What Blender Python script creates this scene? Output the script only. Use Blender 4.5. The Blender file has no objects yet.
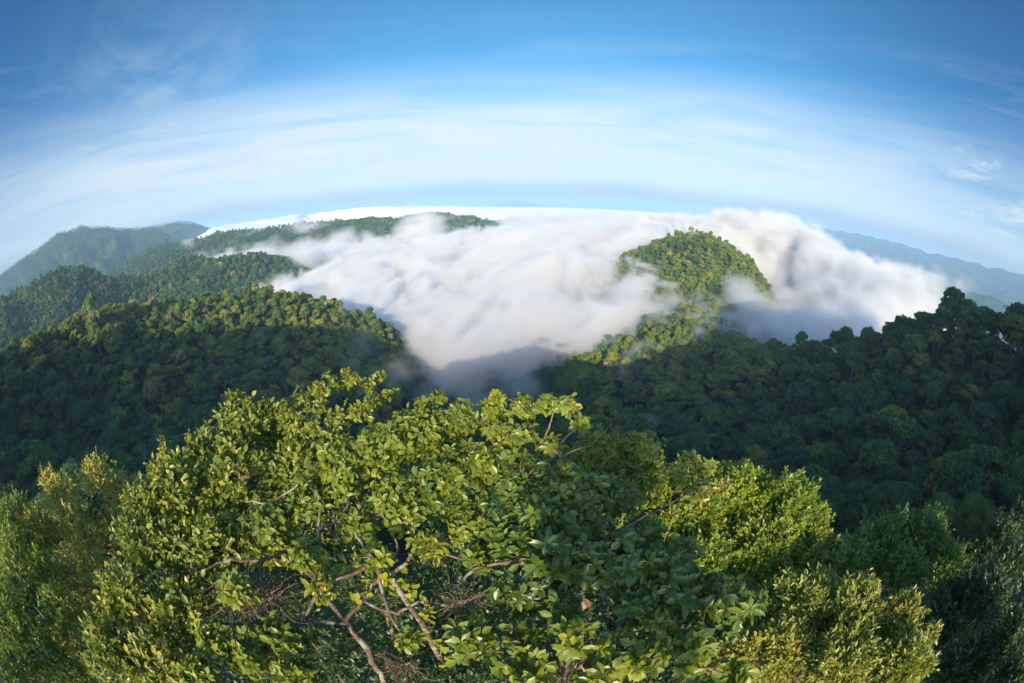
import bpy, math, random
import numpy as np
from mathutils import Vector

# ------------------------------------------------------------------ camera, sky, sun
S = bpy.context.scene
S.render.engine = 'CYCLES'
S.view_settings.view_transform = 'Standard'
S.view_settings.look = 'None'
S.view_settings.exposure = 1.0
S.view_settings.gamma = 1.0
S.cycles.max_bounces = 8
S.cycles.diffuse_bounces = 2
S.cycles.glossy_bounces = 1
S.cycles.transmission_bounces = 3
S.cycles.transparent_max_bounces = 8
S.cycles.volume_bounces = 5
S.cycles.sample_clamp_indirect = 6.0
S.cycles.volume_max_steps = 512
S.cycles.volume_step_rate = 1.3

PITCH = math.radians(18.3)
cam_d = bpy.data.cameras.new('camera')
cam = bpy.data.objects.new('camera', cam_d)
S.collection.objects.link(cam)
S.camera = cam
cam.location = (0, 0, 0)
cam.rotation_euler = (math.radians(90) - PITCH, 0, 0)
cam_d.type = 'PANO'
cam_d.panorama_type = 'FISHEYE_EQUISOLID'
cam_d.fisheye_lens = 15.0
cam_d.fisheye_fov = math.radians(200)
cam_d.sensor_fit = 'HORIZONTAL'
cam_d.sensor_width = 36.0
cam_d.lens = 15.0
cam_d.clip_start = 0.05
cam_d.clip_end = 200000

SUN_EL, SUN_AZ = math.radians(17.5), math.radians(184.6)       # clockwise from +Y
sl = bpy.data.lights.new('sun', 'SUN')
sl.energy = 5.0
sl.angle = math.radians(0.5)
sl.color = (1.0, 0.84, 0.57)
sun = bpy.data.objects.new('sun', sl)
S.collection.objects.link(sun)
TO_SUN = Vector((math.sin(SUN_AZ) * math.cos(SUN_EL), math.cos(SUN_AZ) * math.cos(SUN_EL), math.sin(SUN_EL)))
sun.rotation_euler = TO_SUN.to_track_quat('Z', 'Y').to_euler()
sun.location = TO_SUN * 60

world = bpy.data.worlds.new('World')
S.world = world
world.use_nodes = True


class NT:
    """short-hand for building node trees"""
    def __init__(s, tree):
        s.t = tree

    def n(s, typ, props=None, **ins):
        nd = s.t.nodes.new(typ)
        for k, v in (props or {}).items():
            setattr(nd, k, v)
        for k, v in ins.items():
            key = int(k[1:]) if k[0] == 'i' and k[1:].isdigit() else k.replace('_', ' ')
            s.put(nd.inputs[key], v)
        return nd

    def put(s, sock, v):
        if isinstance(v, bpy.types.NodeSocket):
            s.t.links.new(v, sock)
        elif isinstance(v, bpy.types.Node):
            s.t.links.new(v.outputs[0], sock)
        else:
            sock.default_value = v

    def m(s, op, a, b=0.0, c=0.0, clamp=False):
        nd = s.t.nodes.new('ShaderNodeMath')
        nd.operation = op
        nd.use_clamp = clamp
        s.put(nd.inputs[0], a)
        s.put(nd.inputs[1], b)
        s.put(nd.inputs[2], c)
        return nd.outputs[0]

    def ss(s, v, a, b, lo=0.0, hi=1.0):
        nd = s.t.nodes.new('ShaderNodeMapRange')
        nd.interpolation_type = 'SMOOTHSTEP'
        for i, x in enumerate((v, a, b, lo, hi)):
            s.put(nd.inputs[i], x)
        return nd.outputs[0]

    def mix(s, f, a, b, mode='MIX'):
        nd = s.t.nodes.new('ShaderNodeMix')
        nd.data_type = 'RGBA'
        nd.blend_type = mode
        s.put(nd.inputs[0], f)
        s.put(nd.inputs[6], a)
        s.put(nd.inputs[7], b)
        return nd.outputs[2]

    def ramp(s, f, stops):
        nd = s.t.nodes.new('ShaderNodeValToRGB')
        e = nd.color_ramp.elements
        while len(e) < len(stops):
            e.new(0.5)
        for i, (p, c) in enumerate(stops):
            e[i].position = p
            e[i].color = (*c, 1)
        s.put(nd.inputs[0], f)
        return nd.outputs[0]


def build_world():
    t = world.node_tree
    t.nodes.clear()
    N = NT(t)
    sky = N.n('ShaderNodeTexSky', dict(sky_type='NISHITA', sun_disc=False, sun_elevation=SUN_EL,
                                       sun_rotation=SUN_AZ, altitude=900, air_density=1.0,
                                       dust_density=0.6, ozone_density=2.6))
    tc = N.n('ShaderNodeTexCoord')
    sep = N.n('ShaderNodeSeparateXYZ', i0=tc.outputs['Generated'])
    x, y, z = sep.outputs
    # flat cloud deck coordinates: direction projected on a plane far above
    den = N.m('ADD', N.m('MAXIMUM', z, 0.0), 0.06)
    px, py = N.m('DIVIDE', x, den), N.m('DIVIDE', y, den)
    cmb = N.n('ShaderNodeCombineXYZ', i0=px, i1=py, i2=0.0)
    el = N.m('MULTIPLY', N.m('ARCSINE', z), 57.2958)
    az = N.m('MULTIPLY', N.m('ARCTAN2', x, y), 57.2958)
    veil_n = N.n('ShaderNodeTexNoise', Vector=cmb.outputs[0], Scale=0.42, Detail=5.0, Roughness=0.55, Distortion=0.5)
    mp = N.n('ShaderNodeMapping', Vector=cmb.outputs[0])
    mp.inputs['Rotation'].default_value = (0, 0, math.radians(-32))
    mp.inputs['Scale'].default_value = (0.55, 2.4, 1)
    streak = N.n('ShaderNodeTexNoise', Vector=mp.outputs[0], Scale=0.8, Detail=7.0, Roughness=0.62, Distortion=0.7)
    # broad cirrostratus arc: centre rises around 9 deg, wide, fades at the sides high up
    arc = N.m('MULTIPLY', N.ss(el, -1.0, 4.0), N.ss(el, 22.0, 9.0))
    wob = N.ss(veil_n.outputs[0], 0.25, 0.62)
    veil = N.m('MULTIPLY', arc, N.m('ADD', N.m('MULTIPLY', wob, 0.25), 0.80))
    side = N.m('ADD', N.m('MULTIPLY', N.ss(N.m('ABSOLUTE', N.m('ADD', az, 6.0)), 80.0, 25.0), 0.60), 0.40)
    veil = N.m('MULTIPLY', veil, side)
    rc = N.n('ShaderNodeCombineXYZ', i0=N.m('MULTIPLY', az, 0.030), i1=N.m('MULTIPLY', el, 0.36), i2=0.0)
    rib = N.n('ShaderNodeTexNoise', Vector=rc.outputs[0], Scale=1.0, Detail=8.0, Roughness=0.6, Distortion=0.6)
    veil = N.m('MULTIPLY', veil, N.ss(rib.outputs[0], 0.28, 0.62, 0.50, 1.0))
    arm = N.m('MULTIPLY', N.ss(rib.outputs[0], 0.46, 0.66), N.m('MULTIPLY', N.ss(el, 2.0, 6.0), N.ss(el, 30.0, 12.0)))
    st = N.m('MULTIPLY', N.ss(streak.outputs[0], 0.50, 0.80), N.ss(el, 0.0, 5.0))
    st = N.m('MULTIPLY', st, N.ss(el, 22.0, 9.0))
    # upper left plume of cirrus
    dx = N.m('DIVIDE', N.m('ADD', az, 50.0), 13.0)
    lp = N.m('MULTIPLY', N.m('POWER', 2.718, N.m('MULTIPLY', N.m('MULTIPLY', dx, dx), -1.0)), N.ss(el, 42.0, 10.0))
    soft = N.n('ShaderNodeTexNoise', Vector=tc.outputs['Generated'], Scale=4.0, Detail=9.0, Roughness=0.62, Distortion=0.9)
    lp = N.m('MULTIPLY', N.m('MULTIPLY', lp, N.ss(el, 0.5, 5.0)), N.ss(soft.outputs[0], 0.32, 0.68))
    # broken cumulus in the far right
    cu = N.n('ShaderNodeTexNoise', Vector=cmb.outputs[0], Scale=0.75, Detail=10.0, Roughness=0.66, Distortion=0.5)
    cum = N.m('MULTIPLY', N.ss(cu.outputs[0], 0.40, 0.62), N.m('MULTIPLY', N.ss(az, 52.0, 66.0), N.m('MULTIPLY', N.ss(el, 2.0, 6.0), N.ss(el, 20.0, 12.0))))
    # grey-blue bank close to the horizon
    bank_n = N.n('ShaderNodeTexNoise', Vector=tc.outputs['Generated'], Scale=3.0, Detail=3.0, Roughness=0.5)
    bel = N.m('ADD', el, N.m('MULTIPLY', N.m('SUBTRACT', bank_n.outputs[0], 0.5), 3.0))
    bank = N.m('MULTIPLY', N.ss(bel, -1.0, 0.6), N.ss(bel, 4.2, 1.8))
    cl = N.m('MAXIMUM', N.m('MAXIMUM', N.m('MULTIPLY', veil, 1.0), N.m('MAXIMUM', N.m('MULTIPLY', st, 0.2), N.m('MULTIPLY', arm, 0.22))), N.m('MAXIMUM', N.m('MULTIPLY', lp, 0.42), N.m('MULTIPLY', cum, 0.75)), clamp=True)
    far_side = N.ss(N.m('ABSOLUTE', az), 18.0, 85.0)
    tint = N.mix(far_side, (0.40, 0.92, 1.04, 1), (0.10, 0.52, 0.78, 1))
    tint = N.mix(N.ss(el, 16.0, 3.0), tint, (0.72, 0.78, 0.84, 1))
    tint = N.mix(N.ss(N.m('ABSOLUTE', az), 96.0, 130.0), tint, (3.3, 3.3, 3.3, 1))  # unseen sky behind the camera brightened to lift the shaded slopes
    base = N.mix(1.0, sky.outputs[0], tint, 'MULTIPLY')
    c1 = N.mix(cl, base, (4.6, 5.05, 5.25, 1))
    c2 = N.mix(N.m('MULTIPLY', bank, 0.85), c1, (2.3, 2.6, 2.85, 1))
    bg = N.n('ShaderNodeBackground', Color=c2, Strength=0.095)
    N.n('ShaderNodeOutputWorld', Surface=bg)


build_world()

# ------------------------------------------------------------------ helpers
R15 = 30.0


def ray(px, py):
    """unit direction seen at a pixel of the 15 mm equisolid fisheye (numpy in, numpy out)"""
    px, py = np.asarray(px, float), np.asarray(py, float)
    x, y = (px - 512) * 36 / 1024, (341.5 - py) * 36 / 1024
    r = np.hypot(x, y) + 1e-9
    t = 2 * np.arcsin(np.clip(r / R15, -1, 1))
    cx, cy, cz = np.sin(t) * x / r, np.sin(t) * y / r, np.cos(t)
    return np.stack([cx, cz * math.cos(PITCH) + cy * math.sin(PITCH), -cz * math.sin(PITCH) + cy * math.cos(PITCH)], -1)


def WH(px, py, d):
    """point at horizontal distance d"""
    v = ray(px, py)
    return v * (d / np.hypot(v[..., 0], v[..., 1]))[..., None]


def WD(px, py, d):
    """point at true distance d"""
    return ray(px, py) * np.asarray(d, float)[..., None]


def topix(P):
    P = np.asarray(P, float)
    x, f, u = P[..., 0], P[..., 1] * math.cos(PITCH) - P[..., 2] * math.sin(PITCH), P[..., 1] * math.sin(PITCH) + P[..., 2] * math.cos(PITCH)
    n = np.linalg.norm(P, axis=-1) + 1e-9
    t = np.arccos(np.clip(f / n, -1, 1))
    r = 30 * np.sin(t / 2) / 36 * 1024
    h = np.hypot(x, u) + 1e-9
    return 512 + r * x / h, 341.5 - r * u / h


_rs = np.random.RandomState(7)
PERM = np.concatenate([_rs.permutation(256)] * 3)
_g = _rs.normal(size=(256, 3))
GRAD = _g / np.linalg.norm(_g, axis=1)[:, None]


def noise3(P):
    P = np.asarray(P, np.float64)
    i = np.floor(P).astype(np.int64)
    f = P - i
    i &= 255
    w = f * f * f * (f * (f * 6 - 15) + 10)
    out = 0
    for dx in (0, 1):
        wx = w[..., 0] if dx else 1 - w[..., 0]
        for dy in (0, 1):
            wy = w[..., 1] if dy else 1 - w[..., 1]
            for dz in (0, 1):
                wz = w[..., 2] if dz else 1 - w[..., 2]
                h = PERM[PERM[PERM[(i[..., 0] + dx) & 255] + ((i[..., 1] + dy) & 255)] + ((i[..., 2] + dz) & 255)]
                g = GRAD[h]
                out = out + wx * wy * wz * (g[..., 0] * (f[..., 0] - dx) + g[..., 1] * (f[..., 1] - dy) + g[..., 2] * (f[..., 2] - dz))
    return out * 1.5


def fbm(P, oct=4, gain=0.5, lac=2.03):
    a, s, o = 1.0, 0.0, 0.0
    P = np.asarray(P, float).copy()
    for k in range(oct):
        s = s + a * noise3(P + k * 17.3)
        o += a
        a *= gain
        P = P * lac
    return s / o


def fbm2(x, y, scale, oct=4, seed=0.0, gain=0.5):
    return fbm(np.stack([x / scale, y / scale, np.full_like(x, seed)], -1), oct, gain)


def smooth(v, a, b):
    t = np.clip((v - a) / (b - a), 0, 1)
    return t * t * (3 - 2 * t)


def mesh_np(name, verts, faces_list, mat=None, parent=None, attrs=None, smooth_shade=False, link=True, mats=None, midx=None):
    """faces_list: list of integer arrays (n,3) / (n,4)"""
    me = bpy.data.meshes.new(name)
    verts = np.asarray(verts, np.float32)
    me.vertices.add(len(verts))
    me.vertices.foreach_set('co', verts.ravel())
    faces_list = [np.asarray(f) for f in faces_list if len(f)]
    if faces_list:
        loops = np.concatenate([f.ravel() for f in faces_list]).astype(np.int32)
        tot = np.concatenate([np.full(len(f), f.shape[1], np.int32) for f in faces_list])
        st = np.concatenate([[0], np.cumsum(tot)[:-1]]).astype(np.int32)
        me.loops.add(len(loops))
        me.loops.foreach_set('vertex_index', loops)
        me.polygons.add(len(tot))
        me.polygons.foreach_set('loop_start', st)
        me.polygons.foreach_set('use_smooth', np.full(len(tot), smooth_shade))
        if midx is not None:
            me.polygons.foreach_set('material_index', np.asarray(midx, np.int32))
    for k, a in (attrs or {}).items():
        at = me.attributes.new(k, 'FLOAT', 'POINT')
        at.data.foreach_set('value', np.asarray(a, np.float32))
    me.update(calc_edges=bool(faces_list))
    for m_ in (mats or ([mat] if mat else [])):
        me.materials.append(m_)
    ob = bpy.data.objects.new(name, me)
    if link:
        S.collection.objects.link(ob)
    if parent:
        ob.parent = parent
    return ob


def tag(o, label=None, category=None, group=None, kind=None):
    for k, v in (('label', label), ('category', category), ('group', group), ('kind', kind)):
        if v:
            o[k] = v
    return o


def empty(name, loc=(0, 0, 0)):
    o = bpy.data.objects.new(name, None)
    S.collection.objects.link(o)
    o.location = [float(c) for c in loc]
    o.empty_display_size = 0.5
    return o


def unit(v):
    return v / (np.linalg.norm(v, axis=-1, keepdims=True) + 1e-9)


# ------------------------------------------------------------------ materials
def new_mat(name):
    m = bpy.data.materials.new(name)
    m.use_nodes = True
    m.node_tree.nodes.clear()
    return m, NT(m.node_tree)


def leaf_material(name, stops, trans=0.28, rough=0.42, spec=0.45, var_scale=None, by_object=False, dead=None):
    """stops: colour ramp over the per-leaf (or per-tree) random value"""
    m, N = new_mat(name)
    rnd = N.n('ShaderNodeAttribute', dict(attribute_name='rnd')).outputs['Fac']
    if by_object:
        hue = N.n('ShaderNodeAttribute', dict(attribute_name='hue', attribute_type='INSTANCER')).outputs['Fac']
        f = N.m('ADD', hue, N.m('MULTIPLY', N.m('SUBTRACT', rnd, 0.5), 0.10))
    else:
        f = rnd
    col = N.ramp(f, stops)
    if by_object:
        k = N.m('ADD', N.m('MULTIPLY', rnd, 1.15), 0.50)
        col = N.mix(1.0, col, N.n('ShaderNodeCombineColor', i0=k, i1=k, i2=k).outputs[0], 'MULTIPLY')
    p = N.n('ShaderNodeBsdfPrincipled', Base_Color=col, Roughness=rough)
    p.inputs['Specular IOR Level'].default_value = spec
    tcol = N.mix(1.0, col, (1.55, 1.65, 0.55, 1), 'MULTIPLY')
    tr = N.n('ShaderNodeBsdfTranslucent', Color=tcol)
    mx = N.n('ShaderNodeMixShader', i0=trans, i1=p, i2=tr)
    N.n('ShaderNodeOutputMaterial', Surface=mx)
    return m


def bark_material(name, c1, c2, c3=None, scale=18.0):
    m, N = new_mat(name)
    tc = N.n('ShaderNodeTexCoord')
    n1 = N.n('ShaderNodeTexNoise', Vector=tc.outputs['Object'], Scale=scale, Detail=6.0, Roughness=0.65)
    n2 = N.n('ShaderNodeTexNoise', Vector=tc.outputs['Object'], Scale=scale * 0.27, Detail=3.0)
    col = N.mix(N.ss(n1.outputs[0], 0.35, 0.65), (*c1, 1), (*c2, 1))
    if c3:
        col = N.mix(N.ss(n2.outputs[0], 0.52, 0.62), col, (*c3, 1))
    bp = N.n('ShaderNodeBump', Height=n1.outputs[0], Strength=0.6, Distance=0.02)
    p = N.n('ShaderNodeBsdfPrincipled', Base_Color=col, Roughness=0.85, Normal=bp)
    N.n('ShaderNodeOutputMaterial', Surface=p)
    return m


FOREST_STOPS = [(0.0, (0.029, 0.076, 0.042)), (0.16, (0.040, 0.104, 0.036)), (0.36, (0.070, 0.142, 0.031)),
                (0.52, (0.135, 0.182, 0.026)), (0.66, (0.215, 0.235, 0.030)), (0.78, (0.200, 0.175, 0.055)),
                (0.88, (0.165, 0.115, 0.060)), (1.0, (0.250, 0.280, 0.130))]
M_FOREST = leaf_material('forest_leaf', FOREST_STOPS, trans=0.16, rough=0.6, spec=0.25, by_object=True)
M_BARK_FAR = bark_material('forest_bark', (0.09, 0.075, 0.06), (0.20, 0.175, 0.145), scale=1.5)

# ------------------------------------------------------------------ terrain
CANOPY = 11.0


def crest(pts, below=CANOPY):
    a = np.array(pts, float)
    w = WH(a[:, 0], a[:, 1], a[:, 2])
    w[:, 2] -= below
    return w


A = crest([(0, 352, 330), (40, 330, 340), (70, 318, 350), (100, 308, 360), (125, 302, 370), (160, 300, 380), (200, 300, 390),
           (235, 290, 400), (265, 288, 400), (300, 294, 400), (340, 308, 395), (375, 318, 390), (395, 338, 380), (430, 385, 370)])
B = crest([(-20, 315, 900), (0, 303, 900), (30, 291, 900), (50, 277, 900), (80, 268, 920), (120, 266, 940), (160, 262, 950), (200, 255, 950),
           (260, 256, 940), (300, 264, 900), (335, 282, 850), (360, 300, 800)])
C2 = crest([(150, 252, 1750), (180, 243, 1700), (200, 239, 1650), (230, 233, 1620), (300, 227, 1600), (340, 224, 1600), (385, 217, 1600), (420, 218, 1600),
            (460, 220, 1560), (490, 224, 1500), (510, 232, 1400), (545, 240, 1250)])
D = crest([(603, 266, 640), (615, 257, 640), (640, 248, 635), (660, 241, 630), (680, 235, 625), (700, 233, 620), (720, 238, 615),
           (740, 251, 600), (757, 268, 585), (770, 286, 570), (778, 302, 540)], 16)
SP = crest([(700, 262, 560), (700, 285, 500), (698, 305, 440), (735, 308, 430), (735, 326, 385), (700, 316, 372), (672, 330, 352), (640, 352, 335), (610, 372, 320), (575, 388, 312),
            (545, 392, 308), (505, 412, 300), (470, 430, 300)])
EC = crest([(790, 352, 330), (810, 342, 300), (850, 336, 280), (880, 332, 270), (905, 328, 260), (930, 312, 250), (960, 303, 240), (1000, 318, 230), (1040, 330, 215)])
MIDP = crest([(50, 430, 250), (100, 450, 215), (20, 480, 150), (250, 370, 300), (150, 400, 270), (330, 380, 300), (200, 420, 240), (350, 430, 230),
              (600, 430, 230), (700, 450, 150), (850, 430, 170), (1000, 480, 90), (780, 400, 240), (950, 420, 150), (640, 400, 280),
              (900, 500, 80), (780, 470, 120), (700, 400, 260), (860, 380, 220), (940, 350, 205)])


def behind(c, k, dz, sel=slice(None)):
    b = c[sel].copy()
    b[:, :2] *= k
    b[:, 2] += dz
    return b


CTRL = np.concatenate([
    A, B, C2, D, behind(D, 1.08, -6), SP, EC, MIDP,
    behind(A[:-2], 1.35, -85), behind(A[:-2], 1.8, -110), behind(B, 1.22, -110), behind(C2, 1.25, -110),
    behind(B[1:-2], 0.82, -70), behind(C2[1:-2], 0.80, -75), behind(D, 1.3, -110), behind(D[2:7], 0.93, -26),
    behind(EC, 1.25, -70), behind(EC[2:], 1.7, -130),
    np.array([(0, 0, -15), (10, 10, -16), (-10, 10, -16), (0, 25, -26), (-25, 15, -25), (28, 12, -26), (0, -30, -17), (0, 60, -52), (-55, 35, -42), (60, 30, -42),
              (0, 110, -92), (0, 180, -135), (-90, 90, -85), (-60, 170, -125), (40, 150, -112), (0, 250, -168), (-60, 300, -175), (60, 420, -165), (-40, 450, -190), (30, 560, -190),
              (-100, 700, -190), (100, 800, -200), (300, 1000, -220), (0, 1000, -220), (500, 800, -230), (430, 500, -190), (420, 330, -180), (700, 500, -260), (380, 200, -130),
              (600, 200, -220), (350, 20, -120), (-500, 60, -110), (-600, 300, -150), (-350, 0, -55), (-150, -40, -40), (-300, -260, -40),
              (800, 1200, -280), (0, 2300, -280), (-1500, 2000, -300), (1500, 1500, -320), (1800, 300, -320), (-2200, 800, -300), (1000, -300, -260),
              (-1800, -500, -260), (1200, 2400, -330), (-700, 2600, -300), (-1300, 700, -170), (-1400, 200, -150)], float),
    # camera ridge runs on unseen behind; heights shaped to shade the slopes ahead
    np.array([(-420, -150, -20), (-350, -150, 12), (-290, -150, 40), (-230, -150, 55), (-160, -150, 48), (-110, -150, 12), (-60, -150, 0), (-25, -150, 2), (0, -150, 4), (22, -150, 20),
              (60, -150, 15), (110, -150, 38), (170, -150, 78), (210, -150, 84), (260, -150, 50), (330, -150, 0), (450, -150, -60), (120, -280, 20), (0, -300, -30), (-250, -320, -120), (300, -300, -60),
              (0, -700, -200), (600, -600, -200), (-700, -500, -220)], float)])


def tps_fit(P, lam=2e-4):
    X = P[:, :2] / 1000.0
    n = len(X)
    d = np.linalg.norm(X[:, None] - X[None], axis=-1)
    K = np.where(d > 0, d * d * np.log(d + 1e-12), 0) + lam * np.eye(n)
    Q = np.concatenate([np.ones((n, 1)), X], 1)
    M = np.block([[K, Q], [Q.T, np.zeros((3, 3))]])
    return X, np.linalg.solve(M, np.concatenate([P[:, 2], np.zeros(3)]))


def tps_eval(fit, x, y):
    X, w = fit
    sh = x.shape
    q = np.stack([x.ravel(), y.ravel()], -1) / 1000.0
    out = np.empty(len(q))
    for s in range(0, len(q), 20000):
        qq = q[s:s + 20000]
        d2 = ((qq[:, None] - X[None]) ** 2).sum(-1)
        K = 0.5 * d2 * np.log(d2 + 1e-18)
        out[s:s + 20000] = K @ w[:-3] + w[-3] + qq @ w[-2:]
    return out.reshape(sh)


TFIT = tps_fit(CTRL)


def seg_profile(x, y, pts, slope, steep=0.0):
    """height field of a mountain crest given as a polyline of (x, y, z)"""
    best = np.full(x.shape, -1e9)
    near = np.full(x.shape, 1e9)
    for a, b in zip(pts[:-1], pts[1:]):
        ab = b[:2] - a[:2]
        t = np.clip(((x - a[0]) * ab[0] + (y - a[1]) * ab[1]) / (ab @ ab), 0, 1)
        d = np.hypot(x - a[0] - t * ab[0], y - a[1] - t * ab[1])
        best = np.maximum(best, a[2] + t * (b[2] - a[2]) - slope * d)
        near = np.minimum(near, d)
    return best + steep * smooth(near, 20, 420) * (near < 1e8)


FARL = crest([(-70, 330, 2900), (-40, 306, 2900), (0, 279, 2900), (25, 262, 2900), (42, 250, 2950), (58, 237, 3000), (68, 235, 3000), (80, 230, 3050), (100, 231, 3100), (125, 232, 3150), (150, 231, 3250)], -22)
FARL2 = crest([(125, 237, 3700), (150, 229, 3800), (165, 226, 3850), (178, 223, 3900), (190, 224, 3900), (200, 231, 3900), (212, 240, 3900)], -15)
FARR = crest([(780, 220, 11000), (800, 225, 10000), (850, 231, 9000), (900, 243, 8000), (930, 251, 7600), (960, 259, 7200), (1000, 268, 6800), (1030, 276, 6500), (1080, 300, 6000)], 0)
FARR2 = crest([(810, 246, 5500), (850, 250, 5000), (890, 262, 4500), (920, 276, 4200), (950, 284, 3900), (1000, 300, 3500), (1050, 318, 3300)], 0)
ISLE = crest([(488, 207, 16000), (500, 203, 16000), (515, 200, 16000), (530, 202, 16000), (550, 206, 16000)], 0)


def height(x, y):
    r = np.hypot(x, y)
    near = tps_eval(TFIT, np.clip(x, -2600, 2600), np.clip(y, -900, 2900))
    n1 = fbm2(x, y, 120.0, 5, 1.5)
    near = near + n1 * 6.0 * smooth(r, 20, 250) + fbm2(x, y, 420.0, 4, 8.5) * 18.0 * smooth(r, 500, 1300)
    near = near + (0.28 - 2.0 * np.abs(fbm2(x, y, 300.0, 4, 14.5))) * 48.0 * smooth(r, 560, 820) * (1 - 0.6 * smooth(x, -100, 100))
    plain = -330 + fbm2(x, y, 2600.0, 5, 3.2) * 90.0
    w = smooth(r, 2000, 2700)
    h = near * (1 - w) + plain * w
    rid = 1 - 2.2 * np.abs(fbm2(x, y, 620.0, 5, 5.1, 0.55))
    h = np.maximum(h, np.where(r > 1900, seg_profile(x, y, FARL, 0.50, (rid - 0.75) * 210) + (rid - 0.8) * 12, -1e9))
    h = np.maximum(h, np.where(r > 2500, seg_profile(x, y, FARL2, 0.50, (rid - 0.75) * 200) + (rid - 0.8) * 12, -1e9))
    rid2 = 1 - 2.0 * np.abs(fbm2(x, y, 1500.0, 4, 2.1))
    for c, s in ((FARR, 0.30), (FARR2, 0.22)):
        h = np.maximum(h, np.where(r > 2700, seg_profile(x, y, c, s, (rid2 - 0.8) * 330) + (rid2 - 0.8) * 40, -1e9))
    h = np.maximum(h, np.where(r > 12000, seg_profile(x, y, ISLE, 0.25), -1e9))
    return h


def make_terrain():
    az_f = np.radians(np.arange(-112, 112.01, 0.20))
    az_b = np.radians(np.arange(114, 247.9, 2.0))
    az = np.concatenate([az_f, az_b])
    r = np.concatenate([np.geomspace(2.0, 4500, 460), np.geomspace(4700, 90000, 90)])
    Rg, Ag = np.meshgrid(r, az, indexing='ij')
    x, y = Rg * np.sin(Ag), Rg * np.cos(Ag)
    z = height(x, y)
    z[-1] = z[-2] = -330
    nr, na = Rg.shape
    v = np.stack([x, y, z], -1).reshape(-1, 3)
    v = np.concatenate([v, [[0, 0, float(height(np.array([0.0]), np.array([0.0]))[0])]]])
    i, j = np.meshgrid(np.arange(nr - 1), np.arange(na), indexing='ij')
    j2 = (j + 1) % na
    q = np.stack([i * na + j, (i + 1) * na + j, (i + 1) * na + j2, i * na + j2], -1).reshape(-1, 4)[:, ::-1]
    jj = np.arange(na)
    tri = np.stack([np.full(na, nr * na), jj, (jj + 1) % na], -1)[:, ::-1]
    m, N = new_mat('forest_floor')
    geo = N.n('ShaderNodeNewGeometry')
    n1 = N.n('ShaderNodeTexNoise', Vector=geo.outputs['Position'], Scale=0.045, Detail=6.0, Roughness=0.7)
    n2 = N.n('ShaderNodeTexNoise', Vector=geo.outputs['Position'], Scale=0.004, Detail=5.0, Roughness=0.6)
    vr = N.n('ShaderNodeTexVoronoi', Vector=geo.outputs['Position'], Scale=0.07)
    n3 = N.n('ShaderNodeTexNoise', Vector=geo.outputs['Position'], Scale=0.0011, Detail=7.0, Roughness=0.65)
    c = N.mix(N.ss(n1.outputs[0], 0.35, 0.65), (0.016, 0.036, 0.014, 1), (0.045, 0.075, 0.022, 1))
    c = N.mix(N.ss(n2.outputs[0], 0.5, 0.62), c, (0.055, 0.075, 0.035, 1))
    low = N.n('ShaderNodeSeparateXYZ', i0=geo.outputs['Position']).outputs[2]
    c = N.mix(N.m('MULTIPLY', N.ss(n3.outputs[0], 0.54, 0.60), N.ss(low, -200.0, -290.0)), c, (0.16, 0.17, 0.11, 1))
    hgt = N.m('ADD', N.m('MULTIPLY', vr.outputs['Distance'], -1.0), n1.outputs[0])
    bp = N.n('ShaderNodeBump', Height=hgt, Strength=1.0, Distance=6.0)
    p = N.n('ShaderNodeBsdfPrincipled', Base_Color=c, Roughness=0.95, Normal=bp)
    p.inputs['Specular IOR Level'].default_value = 0.1
    N.n('ShaderNodeOutputMaterial', Surface=p)
    ob = mesh_np('terrain', v, [q, tri], m, smooth_shade=True)
    tag(ob, 'mountain terrain of forested ridges, valleys and far blue plain', 'terrain', kind='structure')
    # skyline table for the visibility test: elevation angle reached before each ring
    nf = len(az_f)
    elv = np.arctan2(z[:, :nf] + 5.0, Rg[:, :nf])
    sky = np.maximum.accumulate(elv, 0)
    return r, az_f, sky


TR, TAZ, SKYL = make_terrain()


def visible(P, h):
    """is the point h metres above P above the skyline of the ground in front of it?"""
    r = np.hypot(P[:, 0], P[:, 1])
    a = np.arctan2(P[:, 0], P[:, 1])
    ok = np.abs(a) < TAZ[-1]
    ri = np.clip(np.searchsorted(TR, r * 0.975) - 1, 0, len(TR) - 1)
    ai = np.clip(np.round((a - TAZ[0]) / (TAZ[1] - TAZ[0])).astype(int), 0, len(TAZ) - 1)
    e = np.arctan2(P[:, 2] + h, r)
    return ok & (e > SKYL[ri, ai])


# ------------------------------------------------------------------ air, cloud sea, mist
def build_haze():
    v = [(-60000, -3000, -800), (60000, -3000, -800), (60000, 60000, -800), (-60000, 60000, -800),
         (-60000, -3000, 300), (60000, -3000, 300), (60000, 60000, 300), (-60000, 60000, 300)]
    q = [(0, 3, 2, 1), (4, 5, 6, 7), (0, 1, 5, 4), (1, 2, 6, 5), (2, 3, 7, 6), (3, 0, 4, 7)]
    m, N = new_mat('haze_air')
    pv = N.n('ShaderNodeVolumePrincipled', Color=(0.38, 0.59, 0.82, 1), Density=0.00015, Anisotropy=0.0)
    N.n('ShaderNodeOutputMaterial', Volume=pv)
    ob = mesh_np('haze', v, [np.array(q)], m)
    tag(ob, 'thin blue haze filling the air over the valleys', 'haze', kind='stuff')


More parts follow.
